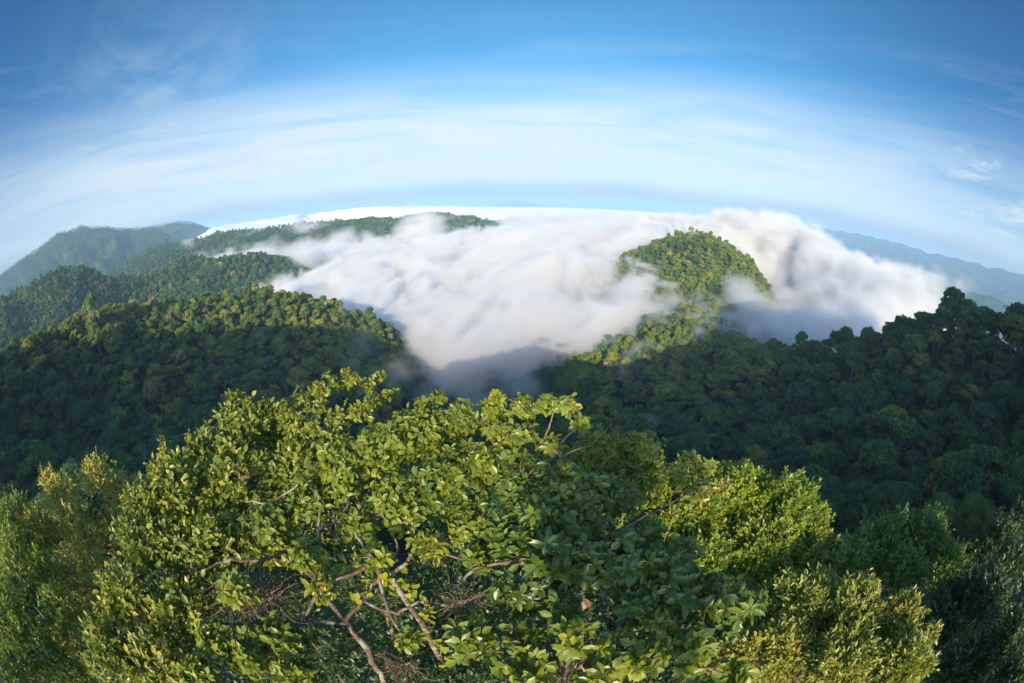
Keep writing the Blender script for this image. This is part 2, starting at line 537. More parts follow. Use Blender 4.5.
def cloud_sea():
    az = np.radians(np.linspace(-50, 62, 900))
    r = np.geomspace(1750, 42000, 330)
    Rg, Ag = np.meshgrid(r, az, indexing='ij')
    x, y = Rg * np.sin(Ag), Rg * np.cos(Ag)
    n = fbm2(x, y, 700.0, 6, 4.4, 0.55)
    bil = 1 - np.abs(fbm2(x, y, 420.0, 6, 9.4, 0.62)) * 2.8
    deg = np.degrees(Ag)
    top = -95 + 46 * np.tanh((50 * n + 38 * bil) / 46) + 9 * fbm2(x, y, 130.0, 3, 51.0) + (46 + 56 * smooth(deg, 2, -22)) * smooth(Rg, 2200, 4200) - 0.001 * (Rg - 4000).clip(0, 30000)
    edge = np.minimum(smooth(deg, -50, -40), smooth(deg, 40 - 13 * smooth(Rg, 2500, 7000), 20)) * smooth(Rg, 42000, 24000)
    hole = smooth(fbm2(x, y, 1500.0, 4, 7.7), 0.28, 0.12)
    top = -300 + (top + 300) * (edge ** 0.5) * (0.35 + 0.65 * hole)
    nr, na = Rg.shape
    v = np.stack([x, y, top], -1).reshape(-1, 3)
    i, j = np.meshgrid(np.arange(nr - 1), np.arange(na - 1), indexing='ij')
    q = np.stack([i * na + j, i * na + j + 1, (i + 1) * na + j + 1, (i + 1) * na + j], -1).reshape(-1, 4)
    m, N = new_mat('cloud_white')
    d = N.n('ShaderNodeBsdfDiffuse', Color=(0.78, 0.78, 0.79, 1))
    N.n('ShaderNodeOutputMaterial', Surface=d)
    ob = mesh_np('cloud_sea', v, [q], m, smooth_shade=True)
    tag(ob, 'flat white sea of cloud stretching to the horizon', 'cloud', kind='stuff')


def volume_object(name, lo, vox, dens, color, aniso, label, scale=1.0):
    """a cloud whose density grid is computed here and handed to a Volume Cube node"""
    nz, ny, nx = dens.shape
    me = bpy.data.meshes.new(name)
    me.vertices.add(dens.size)
    at = me.attributes.new('dens', 'FLOAT', 'POINT')
    at.data.foreach_set('value', dens.astype(np.float32).ravel())
    ob = bpy.data.objects.new(name, me)
    S.collection.objects.link(ob)
    hi = [lo[0] + vox * (nx - 1), lo[1] + vox * (ny - 1), lo[2] + vox * (nz - 1)]
    m, N = new_mat(name + '_vapour')
    pv = N.n('ShaderNodeVolumePrincipled', Color=(*color, 1), Density=scale, Anisotropy=aniso)
    N.n('ShaderNodeOutputMaterial', Volume=pv)
    g = bpy.data.node_groups.new(name, 'GeometryNodeTree')
    g.interface.new_socket('Geometry', in_out='INPUT', socket_type='NodeSocketGeometry')
    g.interface.new_socket('Geometry', in_out='OUTPUT', socket_type='NodeSocketGeometry')
    G = NT(g)
    gi, go = g.nodes.new('NodeGroupInput'), g.nodes.new('NodeGroupOutput')
    pos = G.n('GeometryNodeInputPosition')
    sp = g.nodes.new('ShaderNodeSeparateXYZ')
    g.links.new(pos.outputs[0], sp.inputs[0])
    ii = [G.m('ROUND', G.m('DIVIDE', G.m('SUBTRACT', sp.outputs[k], lo[k]), vox)) for k in range(3)]
    idx = G.m('ADD', ii[0], G.m('MULTIPLY', G.m('ADD', ii[1], G.m('MULTIPLY', ii[2], float(ny))), float(nx)))
    na = G.n('GeometryNodeInputNamedAttribute', dict(data_type='FLOAT'))
    na.inputs[0].default_value = 'dens'
    f2i = G.n('FunctionNodeFloatToInt', i0=idx)
    si = g.nodes.new('GeometryNodeSampleIndex')
    g.links.new(gi.outputs[0], si.inputs['Geometry'])
    g.links.new(na.outputs[0], si.inputs['Value'])
    g.links.new(f2i.outputs[0], si.inputs['Index'])
    vc = g.nodes.new('GeometryNodeVolumeCube')
    g.links.new(si.outputs[0], vc.inputs['Density'])
    vc.inputs['Min'].default_value = lo
    vc.inputs['Max'].default_value = hi
    for k, n_ in zip('XYZ', (nx, ny, nz)):
        vc.inputs['Resolution ' + k].default_value = n_
    sm = g.nodes.new('GeometryNodeSetMaterial')
    sm.inputs['Material'].default_value = m
    g.links.new(vc.outputs[0], sm.inputs[0])
    g.links.new(sm.outputs[0], go.inputs[0])
    md = ob.modifiers.new('cloud', 'NODES')
    md.node_group = g
    tag(ob, label, 'mist', kind='stuff')
    return ob


MTOP = WH(*np.array([(540, 345, 330), (500, 330, 380), (450, 330, 400), (430, 372, 335), (410, 345, 370), (400, 320, 440), (600, 330, 400), (575, 358, 345),
                     (640, 290, 480), (665, 294, 470), (680, 302, 460), (625, 272, 560), (600, 270, 600), (560, 262, 620), (520, 290, 520), (440, 280, 620), (380, 275, 680), (330, 262, 880), (290, 262, 900), (270, 270, 820),
                     (480, 240, 900), (420, 240, 1050), (560, 228, 1100), (620, 222, 1200), (640, 218, 1350), (360, 240, 1250), (540, 214, 2000), (300, 242, 1350),
                     (700, 216, 820), (730, 209, 780), (768, 212, 720), (790, 228, 690), (800, 243, 660), (822, 262, 600), (850, 285, 520), (870, 290, 480), (900, 272, 520),
                     (925, 276, 500), (950, 272, 470), (968, 285, 440), (985, 305, 300), (1000, 312, 400), (800, 330, 300), (770, 300, 620),
                     (830, 300, 440), (700, 300, 445), (730, 295, 450), (760, 318, 400), (860, 290, 950), (900, 300, 900), (810, 262, 900), (930, 310, 850), (800, 240, 1300), (780, 232, 1150)], float).T)
MT = tps_fit(MTOP, 3e-3)


PUFFS = [(640, 312, 455, 30, 0.55), (672, 303, 450, 24, 0.50), (715, 303, 440, 20, 0.45), (748, 312, 430, 26, 0.40), (965, 292, 430, 16, 0.30), (1000, 300, 430, 12, 0.20), (250, 251, 1450, 26, 0.7), (300, 238, 1500, 26, 0.8), (332, 233, 1500, 22, 0.8), (285, 262, 900, 18, 0.5), (240, 268, 820, 10, 0.3), (310, 290, 470, 14, 0.25), (340, 318, 385, 16, 0.2),
         (560, 404, 262, 16, 0.12), (430, 395, 250, 22, 0.13), (395, 372, 290, 24, 0.16), (350, 362, 300, 22, 0.09), (605, 398, 268, 14, 0.10), (520, 388, 268, 26, 0.22), (480, 405, 240, 26, 0.16),
         (690, 392, 262, 12, 0.10), (770, 350, 330, 14, 0.12), (628, 300, 470, 34, 0.45), (608, 276, 600, 26, 0.6), (652, 425, 225, 13, 0.30), (225, 350, 365, 16, 0.18), (742, 298, 440, 36, 0.40), (700, 296, 445, 20, 0.35), (300, 262, 860, 26, 0.6), (345, 246, 1250, 26, 0.8), (270, 252, 1350, 16, 0.6),
         (420, 236, 1200, 34, 0.8), (190, 247, 1560, 10, 0.7), (360, 345, 340, 26, 0.12)]


def mist_density(lo, vox, dims):
    nx, ny, nz = dims
    xs = lo[0] + vox * np.arange(nx)
    ys = lo[1] + vox * np.arange(ny)
    zs = lo[2] + vox * np.arange(nz)
    X2, Y2 = np.meshgrid(xs, ys)
    top = np.clip(tps_eval(MT, X2, Y2), -190, 12)
    ter = height(X2, Y2)
    r, a = np.hypot(X2, Y2), np.degrees(np.arctan2(X2, Y2))
    # where there is mist at all: an open bowl in front, torn edges round the hills
    near_edge = 215 + 75 * fbm2(X2, Y2, 70.0, 5, 2.0) + 30 * smooth(a, -6, -16) + 75 * smooth(a, -3, 5) - 20 * smooth(a, 10, 16)
    cov = smooth(r, near_edge, near_edge + 235 - 150 * smooth(a, 7, 14)) ** 2.4 * (1 - 0.35 * smooth(a, 26, 32))
    cov *= smooth(a, -46, -32)
    big = fbm2(X2, Y2, 260.0, 3, 6.0)
    cov *= 0.55 + 0.45 * smooth(big, -0.25, 0.1)
    cov = np.where(r < 1100, cov, cov * smooth(fbm2(X2, Y2, 380.0, 4, 12.0), -0.22, 0.08))
    cov *= smooth(a + 22 * fbm2(X2, Y2, 90.0, 4, 33.0), 67, 48)
    Z, Y, X = np.meshgrid(zs, ys, xs, indexing='ij')
    T3, G3, C3 = (np.broadcast_to(q, Z.shape) for q in (top, ter, cov))
    puff = np.zeros(Z.shape, bool)
    for bx, by, bd, br, bs in PUFFS:
        c = WH(bx, by, bd)
        puff |= np.sqrt((X - c[0]) ** 2 + (Y - c[1]) ** 2 + (Z - c[2]) ** 2) < br / 427 * bd * 2.2
    live = ((Z < T3 + 75) & (C3 > 0.01) | puff) & (Z > G3 - 10)
    X, Y, Z, T3, G3, C3 = (q[live] for q in (X, Y, Z, T3, G3, C3))
    P = np.stack([X, Y, Z * 1.4], -1)
    w = fbm(P / 140.0 + 31.0, 2)
    n = fbm(P / 95.0 + w[..., None] * 0.8, 5 if vox < 10 else 4, 0.55)
    bil = np.abs(fbm(P / 55.0 + w[..., None] * 1.5 + 9.0, 4 if vox < 10 else 2, 0.6))
    lift = 38 * n + 38 * (bil - 0.14)
    s = T3 + lift - Z
    d = smooth(s, -2, 13)
    d = d * (0.15 + 1.25 * smooth(n + 0.5 * bil, -0.32, 0.28)) * C3 * smooth(C3 * 1.5 + 1.5 * n + bil, 0.30, 0.85)
    d *= np.where(np.degrees(np.arctan2(X, Y)) > 27, 0.25 + 0.75 * smooth(n + 0.8 * bil, -0.28, 0.10), 1.0)
    for bx, by, bd, br, bs in PUFFS:
        c = WH(bx, by, bd)
        rr = np.sqrt((X - c[0]) ** 2 + (Y - c[1]) ** 2 + ((Z - c[2]) * 1.3) ** 2) / (br / 427 * bd)
        d = np.maximum(d, bs * smooth(1 - rr + 1.3 * n, 0, 0.8))
    d *= smooth(Z - G3, -8, 12)
    out = np.zeros(live.shape)
    out[live] = d
    d = out
    d[0] = d[-1] = 0
    d[:, 0] = d[:, -1] = 0
    d[:, :, 0] = d[:, :, -1] = 0
    d[d < 0.015] = 0
    return d


def build_mist():
    vox = 4.6
    lo, dims = (-470.0, 200.0, -200.0), (266, 273, 52)
    d = mist_density(lo, vox, dims)
    ys = lo[1] + vox * np.arange(dims[1])
    d *= smooth(ys, 1440, 1330)[None, :, None] * smooth(lo[0] + vox * np.arange(dims[0]), -450, -380)[None, None, :]
    volume_object('valley_mist', lo, vox, d, (0.945, 0.935, 0.925), 0.15, 'thick white morning mist filling the valley and rising behind the hill', 0.085)
    vox = 15.0
    lo, dims = (-1400.0, 700.0, -215.0), (147, 100, 16)
    d = mist_density(lo, vox, dims)
    ys = lo[1] + vox * np.arange(dims[1])
    xs = lo[0] + vox * np.arange(dims[0])
    d *= np.maximum(smooth(ys, 1330, 1440)[None, :, None], smooth(xs, -380, -450)[None, None, :])
    volume_object('distant_mist', lo, vox, d, (0.945, 0.935, 0.925), 0.15, 'torn white mist lying against the long distant ridge', 0.05)


build_haze()
cloud_sea()
build_mist()

# ------------------------------------------------------------------ forest
def tube(paths, sides=5):
    """paths: list of (points (n,3), radii (n,)) -> verts, quads"""
    V, F, o = [], [], 0
    for P, R in paths:
        P, R = np.asarray(P, float), np.asarray(R, float)
        n = len(P)
        T = np.gradient(P, axis=0)
        T = unit(T)
        ref = np.where(np.abs(T[:, 2:3]) > 0.9, np.array([[1.0, 0, 0]]), np.array([[0, 0, 1.0]]))
        U = unit(np.cross(T, ref))
        for k in range(1, n):
            if U[k] @ U[k - 1] < 0:
                U[k] = -U[k]
        W = np.cross(T, U)
        a = np.arange(sides) * 2 * math.pi / sides
        ring = P[:, None] + R[:, None, None] * (np.cos(a)[None, :, None] * U[:, None] + np.sin(a)[None, :, None] * W[:, None])
        V.append(ring.reshape(-1, 3))
        i, j = np.meshgrid(np.arange(n - 1), np.arange(sides), indexing='ij')
        j2 = (j + 1) % sides
        F.append((o + np.stack([i * sides + j, i * sides + j2, (i + 1) * sides + j2, (i + 1) * sides + j], -1)).reshape(-1, 4))
        o += n * sides
    return np.concatenate(V), np.concatenate(F)


def bend(a, b, n, wob, rs, sag=0.0):
    """wobbly path from a to b"""
    a, b = np.asarray(a, float), np.asarray(b, float)
    t = np.linspace(0, 1, n)[:, None]
    L = np.linalg.norm(b - a)
    p = a + (b - a) * t
    ph = rs.uniform(0, 6.28, 3)
    k = rs.uniform(2.2, 4.5, 3)
    w = np.sin(t * k + ph) - (np.sin(ph) * (1 - t) + np.sin(k + ph) * t)
    p = p + w * wob * L + np.array([0, 0, -sag * L]) * (4 * t * (1 - t))
    p[1:-1] += rs.normal(size=(n - 2, 3)) * wob * L * 0.18
    return p


def crown_proto(name, seed, nlobe, nleaf, leaf, flat=0.72, spread=0.62, lobe_r=(0.28, 0.44), low=-0.15, trunk=True):
    """a tree of unit crown radius, base at z = -1.75; returns (crown mesh, trunk mesh)"""
    rs = np.random.RandomState(seed)
    C = []
    ga = 2.39996
    for k in range(nlobe):
        f = (k + 0.5) / nlobe
        rr = spread * math.sqrt(f) * rs.uniform(0.85, 1.12)
        a = k * ga + rs.uniform(-0.4, 0.4)
        zz = (flat * math.sqrt(max(0, 1 - rr * rr)) - 0.28) * rs.uniform(0.72, 1.12) + rs.uniform(-0.06, 0.06)
        C.append((rr * math.cos(a), rr * math.sin(a), zz))
    for k in range(nlobe // 2):                                   # lower skirt
        a = k * 2 * math.pi / (nlobe // 2) + rs.uniform(-0.4, 0.4)
        C.append((0.66 * math.cos(a), 0.66 * math.sin(a), low + rs.uniform(-0.15, 0.15)))
    C = np.array(C)
    LR = rs.uniform(*lobe_r, len(C))
    w = LR ** 2 / (LR ** 2).sum()
    pick = rs.choice(len(C), nleaf, p=w)
    d = unit(rs.normal(size=(nleaf, 3)))
    d[:, 2] = np.where(d[:, 2] < -0.35, -d[:, 2], d[:, 2])
    bump = 1 + 0.55 * noise3(d * 3.4 + pick[:, None] * 7.7)
    P = C[pick] + d * (LR[pick] * bump * rs.uniform(0.66, 1.12, nleaf))[:, None] * np.array([1, 1, 0.85])
    nrm = unit(d * 0.9 + rs.normal(size=(nleaf, 3)) * 0.65 + np.array([0, 0, 0.25]))
    t = unit(np.cross(nrm, rs.normal(size=(nleaf, 3))))
    b = np.cross(nrm, t)
    s = (leaf * rs.uniform(0.6, 1.35, nleaf))[:, None]
    V = np.stack([P - t * s, P - b * s * 0.62 - nrm * s * 0.18, P + t * s, P + b * s * 0.62 - nrm * s * 0.18], 1).reshape(-1, 3)
    k = np.arange(nleaf)[:, None] * 4
    F = np.concatenate([k + np.array([[0, 1, 2]]), k + np.array([[0, 2, 3]])])
    lob = rs.rand(len(C))
    rnd = np.repeat(np.clip(0.45 * lob[pick] + 0.35 * rs.rand(nleaf) + 0.25 * (bump - 0.75), 0, 1), 4)
    cr = mesh_np(name, V, [F], M_FOREST, attrs={'rnd': rnd}, link=False)
    paths = [(bend((0, 0, -1.6), (0, 0, -0.35), 6, 0.03, rs), np.linspace(0.05, 0.035, 6))]
    for c in C[:nlobe]:
        paths.append((bend((0, 0, rs.uniform(-0.75, -0.35)), c, 5, 0.06, rs), np.linspace(0.032, 0.010, 5)))
    tv, tf = tube(paths, 4)
    tr = mesh_np(name + '_trunk', tv, [tf], M_BARK_FAR, link=False)
    # both in one mesh for trees too small to show parts
    al = mesh_np(name + '_whole', np.concatenate([V, tv]), [F, tf + len(V)], attrs={'rnd': np.concatenate([rnd, np.zeros(len(tv))])},
                 mats=[M_FOREST, M_BARK_FAR], midx=np.concatenate([np.zeros(len(F)), np.ones(len(tf))]), link=False)
    return cr, tr, al


HI = [crown_proto('forest_tree_near', 100 + k, 14 + 3 * k, 15000, 0.038, flat=0.75 + 0.06 * k) for k in range(3)]
MID = [crown_proto('forest_tree_mid', 200, 16, 3600, 0.075, lobe_r=(0.20, 0.34)), crown_proto('forest_tree_mid', 201, 24, 4000, 0.070, flat=0.62, lobe_r=(0.16, 0.27)),
       crown_proto('forest_tree_mid', 202, 12, 3000, 0.080, flat=0.95, spread=0.55, lobe_r=(0.20, 0.34)), crown_proto('forest_tree_mid', 203, 20, 4000, 0.070, flat=0.8, lobe_r=(0.15, 0.32)),
       crown_proto('forest_tree_mid', 204, 12, 2300, 0.075, flat=0.6, spread=0.85, lobe_r=(0.16, 0.26), low=0.1),
       crown_proto('forest_tree_mid', 205, 30, 4200, 0.065, flat=0.72, spread=0.7, lobe_r=(0.12, 0.26))]
LOW = [crown_proto('forest_tree_far', 300 + k, 7, 420, 0.15, flat=0.7 + 0.1 * k) for k in range(4)]

SIL = np.array([(0, 490), (60, 455), (100, 455), (130, 470), (165, 440), (240, 415), (340, 380), (480, 400), (560, 395), (600, 440), (700, 455), (760, 475), (820, 500),
                (850, 560), (930, 590), (1023, 683)], float)            # skyline of the hand-built near trees


def scatter_trees():
    rs = np.random.RandomState(11)
    pts = []
    for r0, r1, sp in ((24, 150, 6.0), (150, 330, 6.8), (330, 720, 4.5), (720, 1300, 7.0), (1300, 2300, 9.5), (2300, 4300, 12.0)):
        nx = int(2 * r1 / sp)
        gx, gy = np.meshgrid(np.arange(nx) * sp - r1, np.arange(nx) * sp - r1 * 0.6)
        x = (gx + rs.uniform(-0.5, 0.5, gx.shape) * sp).ravel()
        y = (gy + rs.uniform(-0.5, 0.5, gx.shape) * sp).ravel()
        r = np.hypot(x, y)
        a = np.degrees(np.arctan2(x, y))
        k = (r >= r0) & (r < r1) & (np.abs(a) < 108)
        if r0 > 2000:
            k &= (a < -28)
        if r0 < 700:
            pass
        pts.append(np.stack([x[k], y[k], np.full(k.sum(), sp)], -1))
    pts = np.concatenate(pts)
    z = height(pts[:, 0], pts[:, 1])
    z = z + rs.normal(size=len(z)) * 1.6 + 3.0 * fbm2(pts[:, 0], pts[:, 1], 30.0, 2, 40.0)
    P = np.column_stack([pts[:, :2], z])
    sp = pts[:, 2]
    R = sp * np.exp(rs.normal(size=len(sp)) * 0.32 - 0.34).clip(0.36, 1.45)
    R = np.where(np.hypot(P[:, 0], P[:, 1]) > 330, np.minimum(R, 5.0), R)
    r = np.hypot(P[:, 0], P[:, 1])
    R *= np.where(r < 150, 0.72 + 0.28 * smooth(r, 40, 150), 1)
    R = np.where(r > 700, np.minimum(R, 6.0), R)
    R = np.where(r > 2300, np.minimum(R, 4.0), R)
    vis = visible(P, R * 2.3 + 4)
    # keep the near trees below the camera's own tree tops
    zc = P[:, 2] + R * 2.5
    px, py = topix(np.column_stack([P[:, 0], P[:, 1], P[:, 2] + R * 2.9]))
    px2, py2 = topix(np.column_stack([P[:, 0], P[:, 1], P[:, 2] + R * 1.2]))
    vis &= ~((r < 70) & (py < np.interp(px, SIL[:, 0], SIL[:, 1]) + 4))
    vis &= ~((r < 40) & (py2 > 640))
    return P[vis], R[vis]


TP, TRR = scatter_trees()
# emergent trees that stand above the canopy: foot pixel row, distance, crown radius
EMERGENT = [(553, 392, 285, 6.0), (577, 390, 290, 4.6), (531, 398, 292, 5.0), (628, 392, 255, 6.0), (835, 348, 285, 7.5), (812, 352, 305, 5.5), (868, 345, 275, 5.5),
            (932, 328, 246, 6.5), (950, 318, 238, 7.0), (968, 316, 236, 7.0), (988, 326, 232, 6.5), (1010, 336, 226, 7.0), (905, 340, 258, 5.0), (95, 388, 300, 6.0), (40, 372, 320, 6.5)]
_e = np.array(EMERGENT)
_w = WH(_e[:, 0], _e[:, 1], _e[:, 2])
_w[:, 2] = height(_w[:, 0], _w[:, 1]) + np.where(_e[:, 0] < 600, 4.0, 1.0)
TP, TRR = np.concatenate([TP, _w]), np.concatenate([TRR, _e[:, 3]])
NTREE = len(TP)
_rs = np.random.RandomState(5)
TDIST = np.linalg.norm(TP, axis=1)
_stand = fbm2(TP[:, 0], TP[:, 1], 55.0, 3, 20.0)
HUE = np.clip(0.26 + 0.35 * _stand + _rs.normal(size=NTREE) * 0.085, 0.02, 0.62)
_odd = _rs.rand(NTREE)
HUE = np.where(_odd < 0.02, _rs.uniform(0.70, 0.88, NTREE), HUE)
HUE = np.where((_odd > 0.03) & (_odd < 0.055), _rs.uniform(0.58, 0.70, NTREE), HUE)
HUE = np.where((_odd > 0.07) & (_odd < 0.08), _rs.uniform(0.93, 1.0, NTREE), HUE)
# left ridge, central hill and spur trees get a more olive hue
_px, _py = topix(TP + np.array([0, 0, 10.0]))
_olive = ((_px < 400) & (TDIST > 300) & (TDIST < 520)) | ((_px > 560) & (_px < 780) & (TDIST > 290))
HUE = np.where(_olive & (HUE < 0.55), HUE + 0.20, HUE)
ROT = _rs.uniform(0, 6.283, NTREE)
LEAN = _rs.normal(size=(NTREE, 2)) * 0.16
LOP = _rs.uniform(0.68, 1.3, NTREE)
SQ = np.where(TDIST < 330, _rs.uniform(0.75, 1.15, NTREE), _rs.uniform(0.8, 1.6, NTREE))
KIND = np.where(TDIST < 95, _rs.randint(0, 3, NTREE), np.where(TDIST < 760, 3 + _rs.randint(0, 6, NTREE), 9 + _rs.randint(0, 4, NTREE)))

# the 300 that show largest stand as things of their own
_sil = np.interp(_px, SIL[:, 0], SIL[:, 1])
_size = TRR / TDIST
_ok = (_px > -15) & (_px < 1039) & (_py < _sil - 2) & (_py > 150)
_order = np.argsort(-np.where(_ok, _size, -1))
SINGLE = _order[:300]
_isone = np.zeros(NTREE, bool)
_isone[SINGLE] = True


def hue_word(h):
    return ('blue green' if h < 0.14 else 'dark green' if h < 0.28 else 'mid green' if h < 0.44 else 'olive green' if h < 0.56
            else 'yellow green' if h < 0.70 else 'dull olive brown' if h < 0.82 else 'reddish brown' if h < 0.9 else 'pale silvery green')


def region(px, py, d):
    if px < 400:
        return 'left ridge' if d > 300 else 'shaded left valley side'
    if px < 600:
        return 'misty valley edge'
    if px < 780 and d > 400:
        return 'central hill'
    if px < 760 and d > 290:
        return 'spur below the central hill'
    if py < 365:
        return 'right skyline crest'
    row = 'upper' if py < 395 else 'middle' if py < 430 else 'low' if py < 470 else 'lowest'
    return row + (' slope right of centre' if px < 780 else ' right slope' if px < 920 else ' far right slope')


def build_forest():
    protos = HI + MID + LOW
    cx, cy = topix(TP + np.array([0, 0, 1.0]) * (TRR * 1.9)[:, None])
    words = [hue_word(HUE[i]) for i in range(NTREE)]
    shape = ['broad domed', 'lumpy', 'dense rounded', 'rounded', 'flat spreading', 'narrow tall', 'finely lobed', 'open layered', 'many lobed']
    front = np.array([i for i in SINGLE])
    q = np.stack([cx[front], cy[front]], -1)
    seen = {}
    info = []
    regs = [region(cx[i], cy[i], TDIST[i]) for i in front]
    med = {g: float(np.median([TRR[i] for i, h in zip(front, regs) if h == g])) for g in set(regs)}
    for n, i in enumerate(front):
        d = q - q[n]
        def nb(mask):
            dd = np.where(mask, np.hypot(d[:, 0], d[:, 1]), 1e9)
            j = int(np.argmin(dd))
            return words[front[j]] if dd[j] < 45 else None
        reg = region(cx[i], cy[i], TDIST[i])
        l = nb((d[:, 0] < -5) & (np.abs(d[:, 1]) < 15))
        rgt = nb((d[:, 0] > 5) & (np.abs(d[:, 1]) < 15))
        up = nb((d[:, 1] < -5) & (np.abs(d[:, 0]) < 15))
        rel = TRR[i] / med.get(reg, TRR[i])
        size = 'large ' if rel > 1.25 else 'small ' if rel < 0.8 else ''
        dn = nb((d[:, 1] > 5) & (np.abs(d[:, 0]) < 15))
        S4 = [(w_, c_) for w_, c_ in (('above', up), ('below', dn), ('left', l), ('right', rgt)) if c_]
        sh = {'blue green': 'teal', 'dark green': 'dark', 'mid green': 'green', 'olive green': 'olive', 'yellow green': 'lime', 'dull olive brown': 'brown',
              'reddish brown': 'russet', 'pale silvery green': 'silvery'}
        base = f'{size}{words[i]} {shape[min(KIND[i], 8)]} tree on the {reg}'
        opts = [base]
        if l:
            opts.append(base + f', {l} one to its left')
        if up:
            opts.append(base + f', {up} one above it')
        if l and rgt:
            opts.append(base + f', between {l} and {rgt}')
        for a_ in range(len(S4)):
            for b_ in range(a_ + 1, len(S4)):
                opts.append(base + f', {sh[S4[a_][1]]} {S4[a_][0]}, {sh[S4[b_][1]]} {S4[b_][0]}')
        opts.append(base + ', ' + ', '.join(f'{sh[c_]} {w_}' for w_, c_ in S4[:3]))
        opts.append(f'{words[i]} {shape[min(KIND[i], 8)]} tree, ' + ', '.join(f'{sh[c_]} {w_}' for w_, c_ in S4) + f', {reg}')
        info.append((i, reg, opts))
    count = {}
    for _, _, o in info:
        for t_ in set(o):
            count[t_] = count.get(t_, 0) + 1
    for i, reg, opts in info:
        fit = [t_ for t_ in opts if len(t_.replace(',', '').split()) <= 16]
        uniq = [t_ for t_ in fit if count[t_] == 1]
        lab = uniq[0] if uniq else fit[-1]
        if not uniq:                                            # say where in the picture as the last resort
            side = 'far left' if cx[i] < 130 else 'left' if cx[i] < 300 else 'centre' if cx[i] < 640 else 'right of centre' if cx[i] < 850 else 'far right'
            lab2 = f'{opts[0]}, {side} of photo'
            lab = lab2 if count.get(lab2, 0) == 0 and len(lab2.split()) <= 16 else lab
            count[lab2] = 1
        cr, tr, al = protos[KIND[i]]
        s = TRR[i]
        base = empty('rainforest_tree', (TP[i, 0], TP[i, 1], TP[i, 2]))
        base.rotation_euler = (LEAN[i, 0], LEAN[i, 1], ROT[i])
        base.scale = (s, s * LOP[i], s * SQ[i])
        tag(base, lab, 'tree', 'forest trees on the slopes')
        base['hue'] = float(HUE[i])
        for src, nm in ((cr, 'crown'), (tr, 'trunk')):
            o = bpy.data.objects.new(nm, src.data)
            S.collection.objects.link(o)
            o.parent = base
            o.location = (0, 0, 1.3)
            o['hue'] = float(HUE[i])
    rest = np.where(~_isone)[0]
    col = bpy.data.collections.new('forest_kinds')
    for k, (_, _, al) in enumerate(protos):
        al.name = 'kind_%02d' % k
        col.objects.link(al)
    me = bpy.data.meshes.new('forest')
    me.vertices.add(len(rest))
    co = TP[rest] + np.array([0, 0, 1.3]) * (TRR[rest] * SQ[rest])[:, None]
    me.vertices.foreach_set('co', co.astype(np.float32).ravel())
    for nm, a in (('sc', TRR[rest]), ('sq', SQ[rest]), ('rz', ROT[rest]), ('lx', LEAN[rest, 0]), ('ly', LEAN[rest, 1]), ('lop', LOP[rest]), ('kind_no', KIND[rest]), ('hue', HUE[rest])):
        me.attributes.new(nm, 'FLOAT', 'POINT').data.foreach_set('value', a.astype(np.float32))
    ob = bpy.data.objects.new('forest', me)
    S.collection.objects.link(ob)
    g = bpy.data.node_groups.new('forest', 'GeometryNodeTree')
    g.interface.new_socket('Geometry', in_out='INPUT', socket_type='NodeSocketGeometry')
    g.interface.new_socket('Geometry', in_out='OUTPUT', socket_type='NodeSocketGeometry')
    G = NT(g)
    gi, go = g.nodes.new('NodeGroupInput'), g.nodes.new('NodeGroupOutput')

    def at(nm):
        nd = G.n('GeometryNodeInputNamedAttribute', dict(data_type='FLOAT'))
        nd.inputs[0].default_value = nm
        return nd.outputs[0]
    ci = g.nodes.new('GeometryNodeCollectionInfo')
    ci.inputs['Collection'].default_value = col
    ci.inputs['Separate Children'].default_value = True
    ci.inputs['Reset Children'].default_value = True
    ip = g.nodes.new('GeometryNodeInstanceOnPoints')
    g.links.new(gi.outputs[0], ip.inputs['Points'])
    g.links.new(ci.outputs[0], ip.inputs['Instance'])
    ip.inputs['Pick Instance'].default_value = True
    g.links.new(G.n('FunctionNodeFloatToInt', i0=at('kind_no')).outputs[0], ip.inputs['Instance Index'])
    rot = g.nodes.new('ShaderNodeCombineXYZ')
    g.links.new(at('rz'), rot.inputs[2])
    g.links.new(at('lx'), rot.inputs[0])
    g.links.new(at('ly'), rot.inputs[1])
    g.links.new(rot.outputs[0], ip.inputs['Rotation'])
    sc = g.nodes.new('ShaderNodeCombineXYZ')
    g.links.new(at('sc'), sc.inputs[0])
    g.links.new(G.m('MULTIPLY', at('sc'), at('lop')), sc.inputs[1])
    g.links.new(G.m('MULTIPLY', at('sc'), at('sq')), sc.inputs[2])
    g.links.new(sc.outputs[0], ip.inputs['Scale'])
    g.links.new(ip.outputs[0], go.inputs[0])
    ob.modifiers.new('trees', 'NODES').node_group = g
    tag(ob, 'unbroken rainforest canopy covering the ridges and valley sides', 'forest', kind='stuff')


build_forest()
print('TREES', NTREE)

# ------------------------------------------------------------------ the near trees
LEAF_T = np.array([(0, 0, 0), (-0.24, 0.28, 0.05), (0, 0.30, -0.01), (0.24, 0.28, 0.05), (-0.30, 0.62, 0.02), (0, 0.64, -0.05), (0.30, 0.62, 0.02), (0, 1.0, -0.13)])
LEAF_Q = np.array([(1, 2, 5, 4), (2, 3, 6, 5)])
LEAF_TRI = np.array([(0, 2, 1), (0, 3, 2), (4, 5, 7), (5, 6, 7)])
HEART_T = np.array([(0, 0, 0), (-0.42, -0.06, 0.05), (0, 0.30, -0.02), (0.42, -0.06, 0.05), (-0.45, 0.42, 0.03), (0, 0.60, -0.05), (0.45, 0.42, 0.03), (0, 1.0, -0.16)])


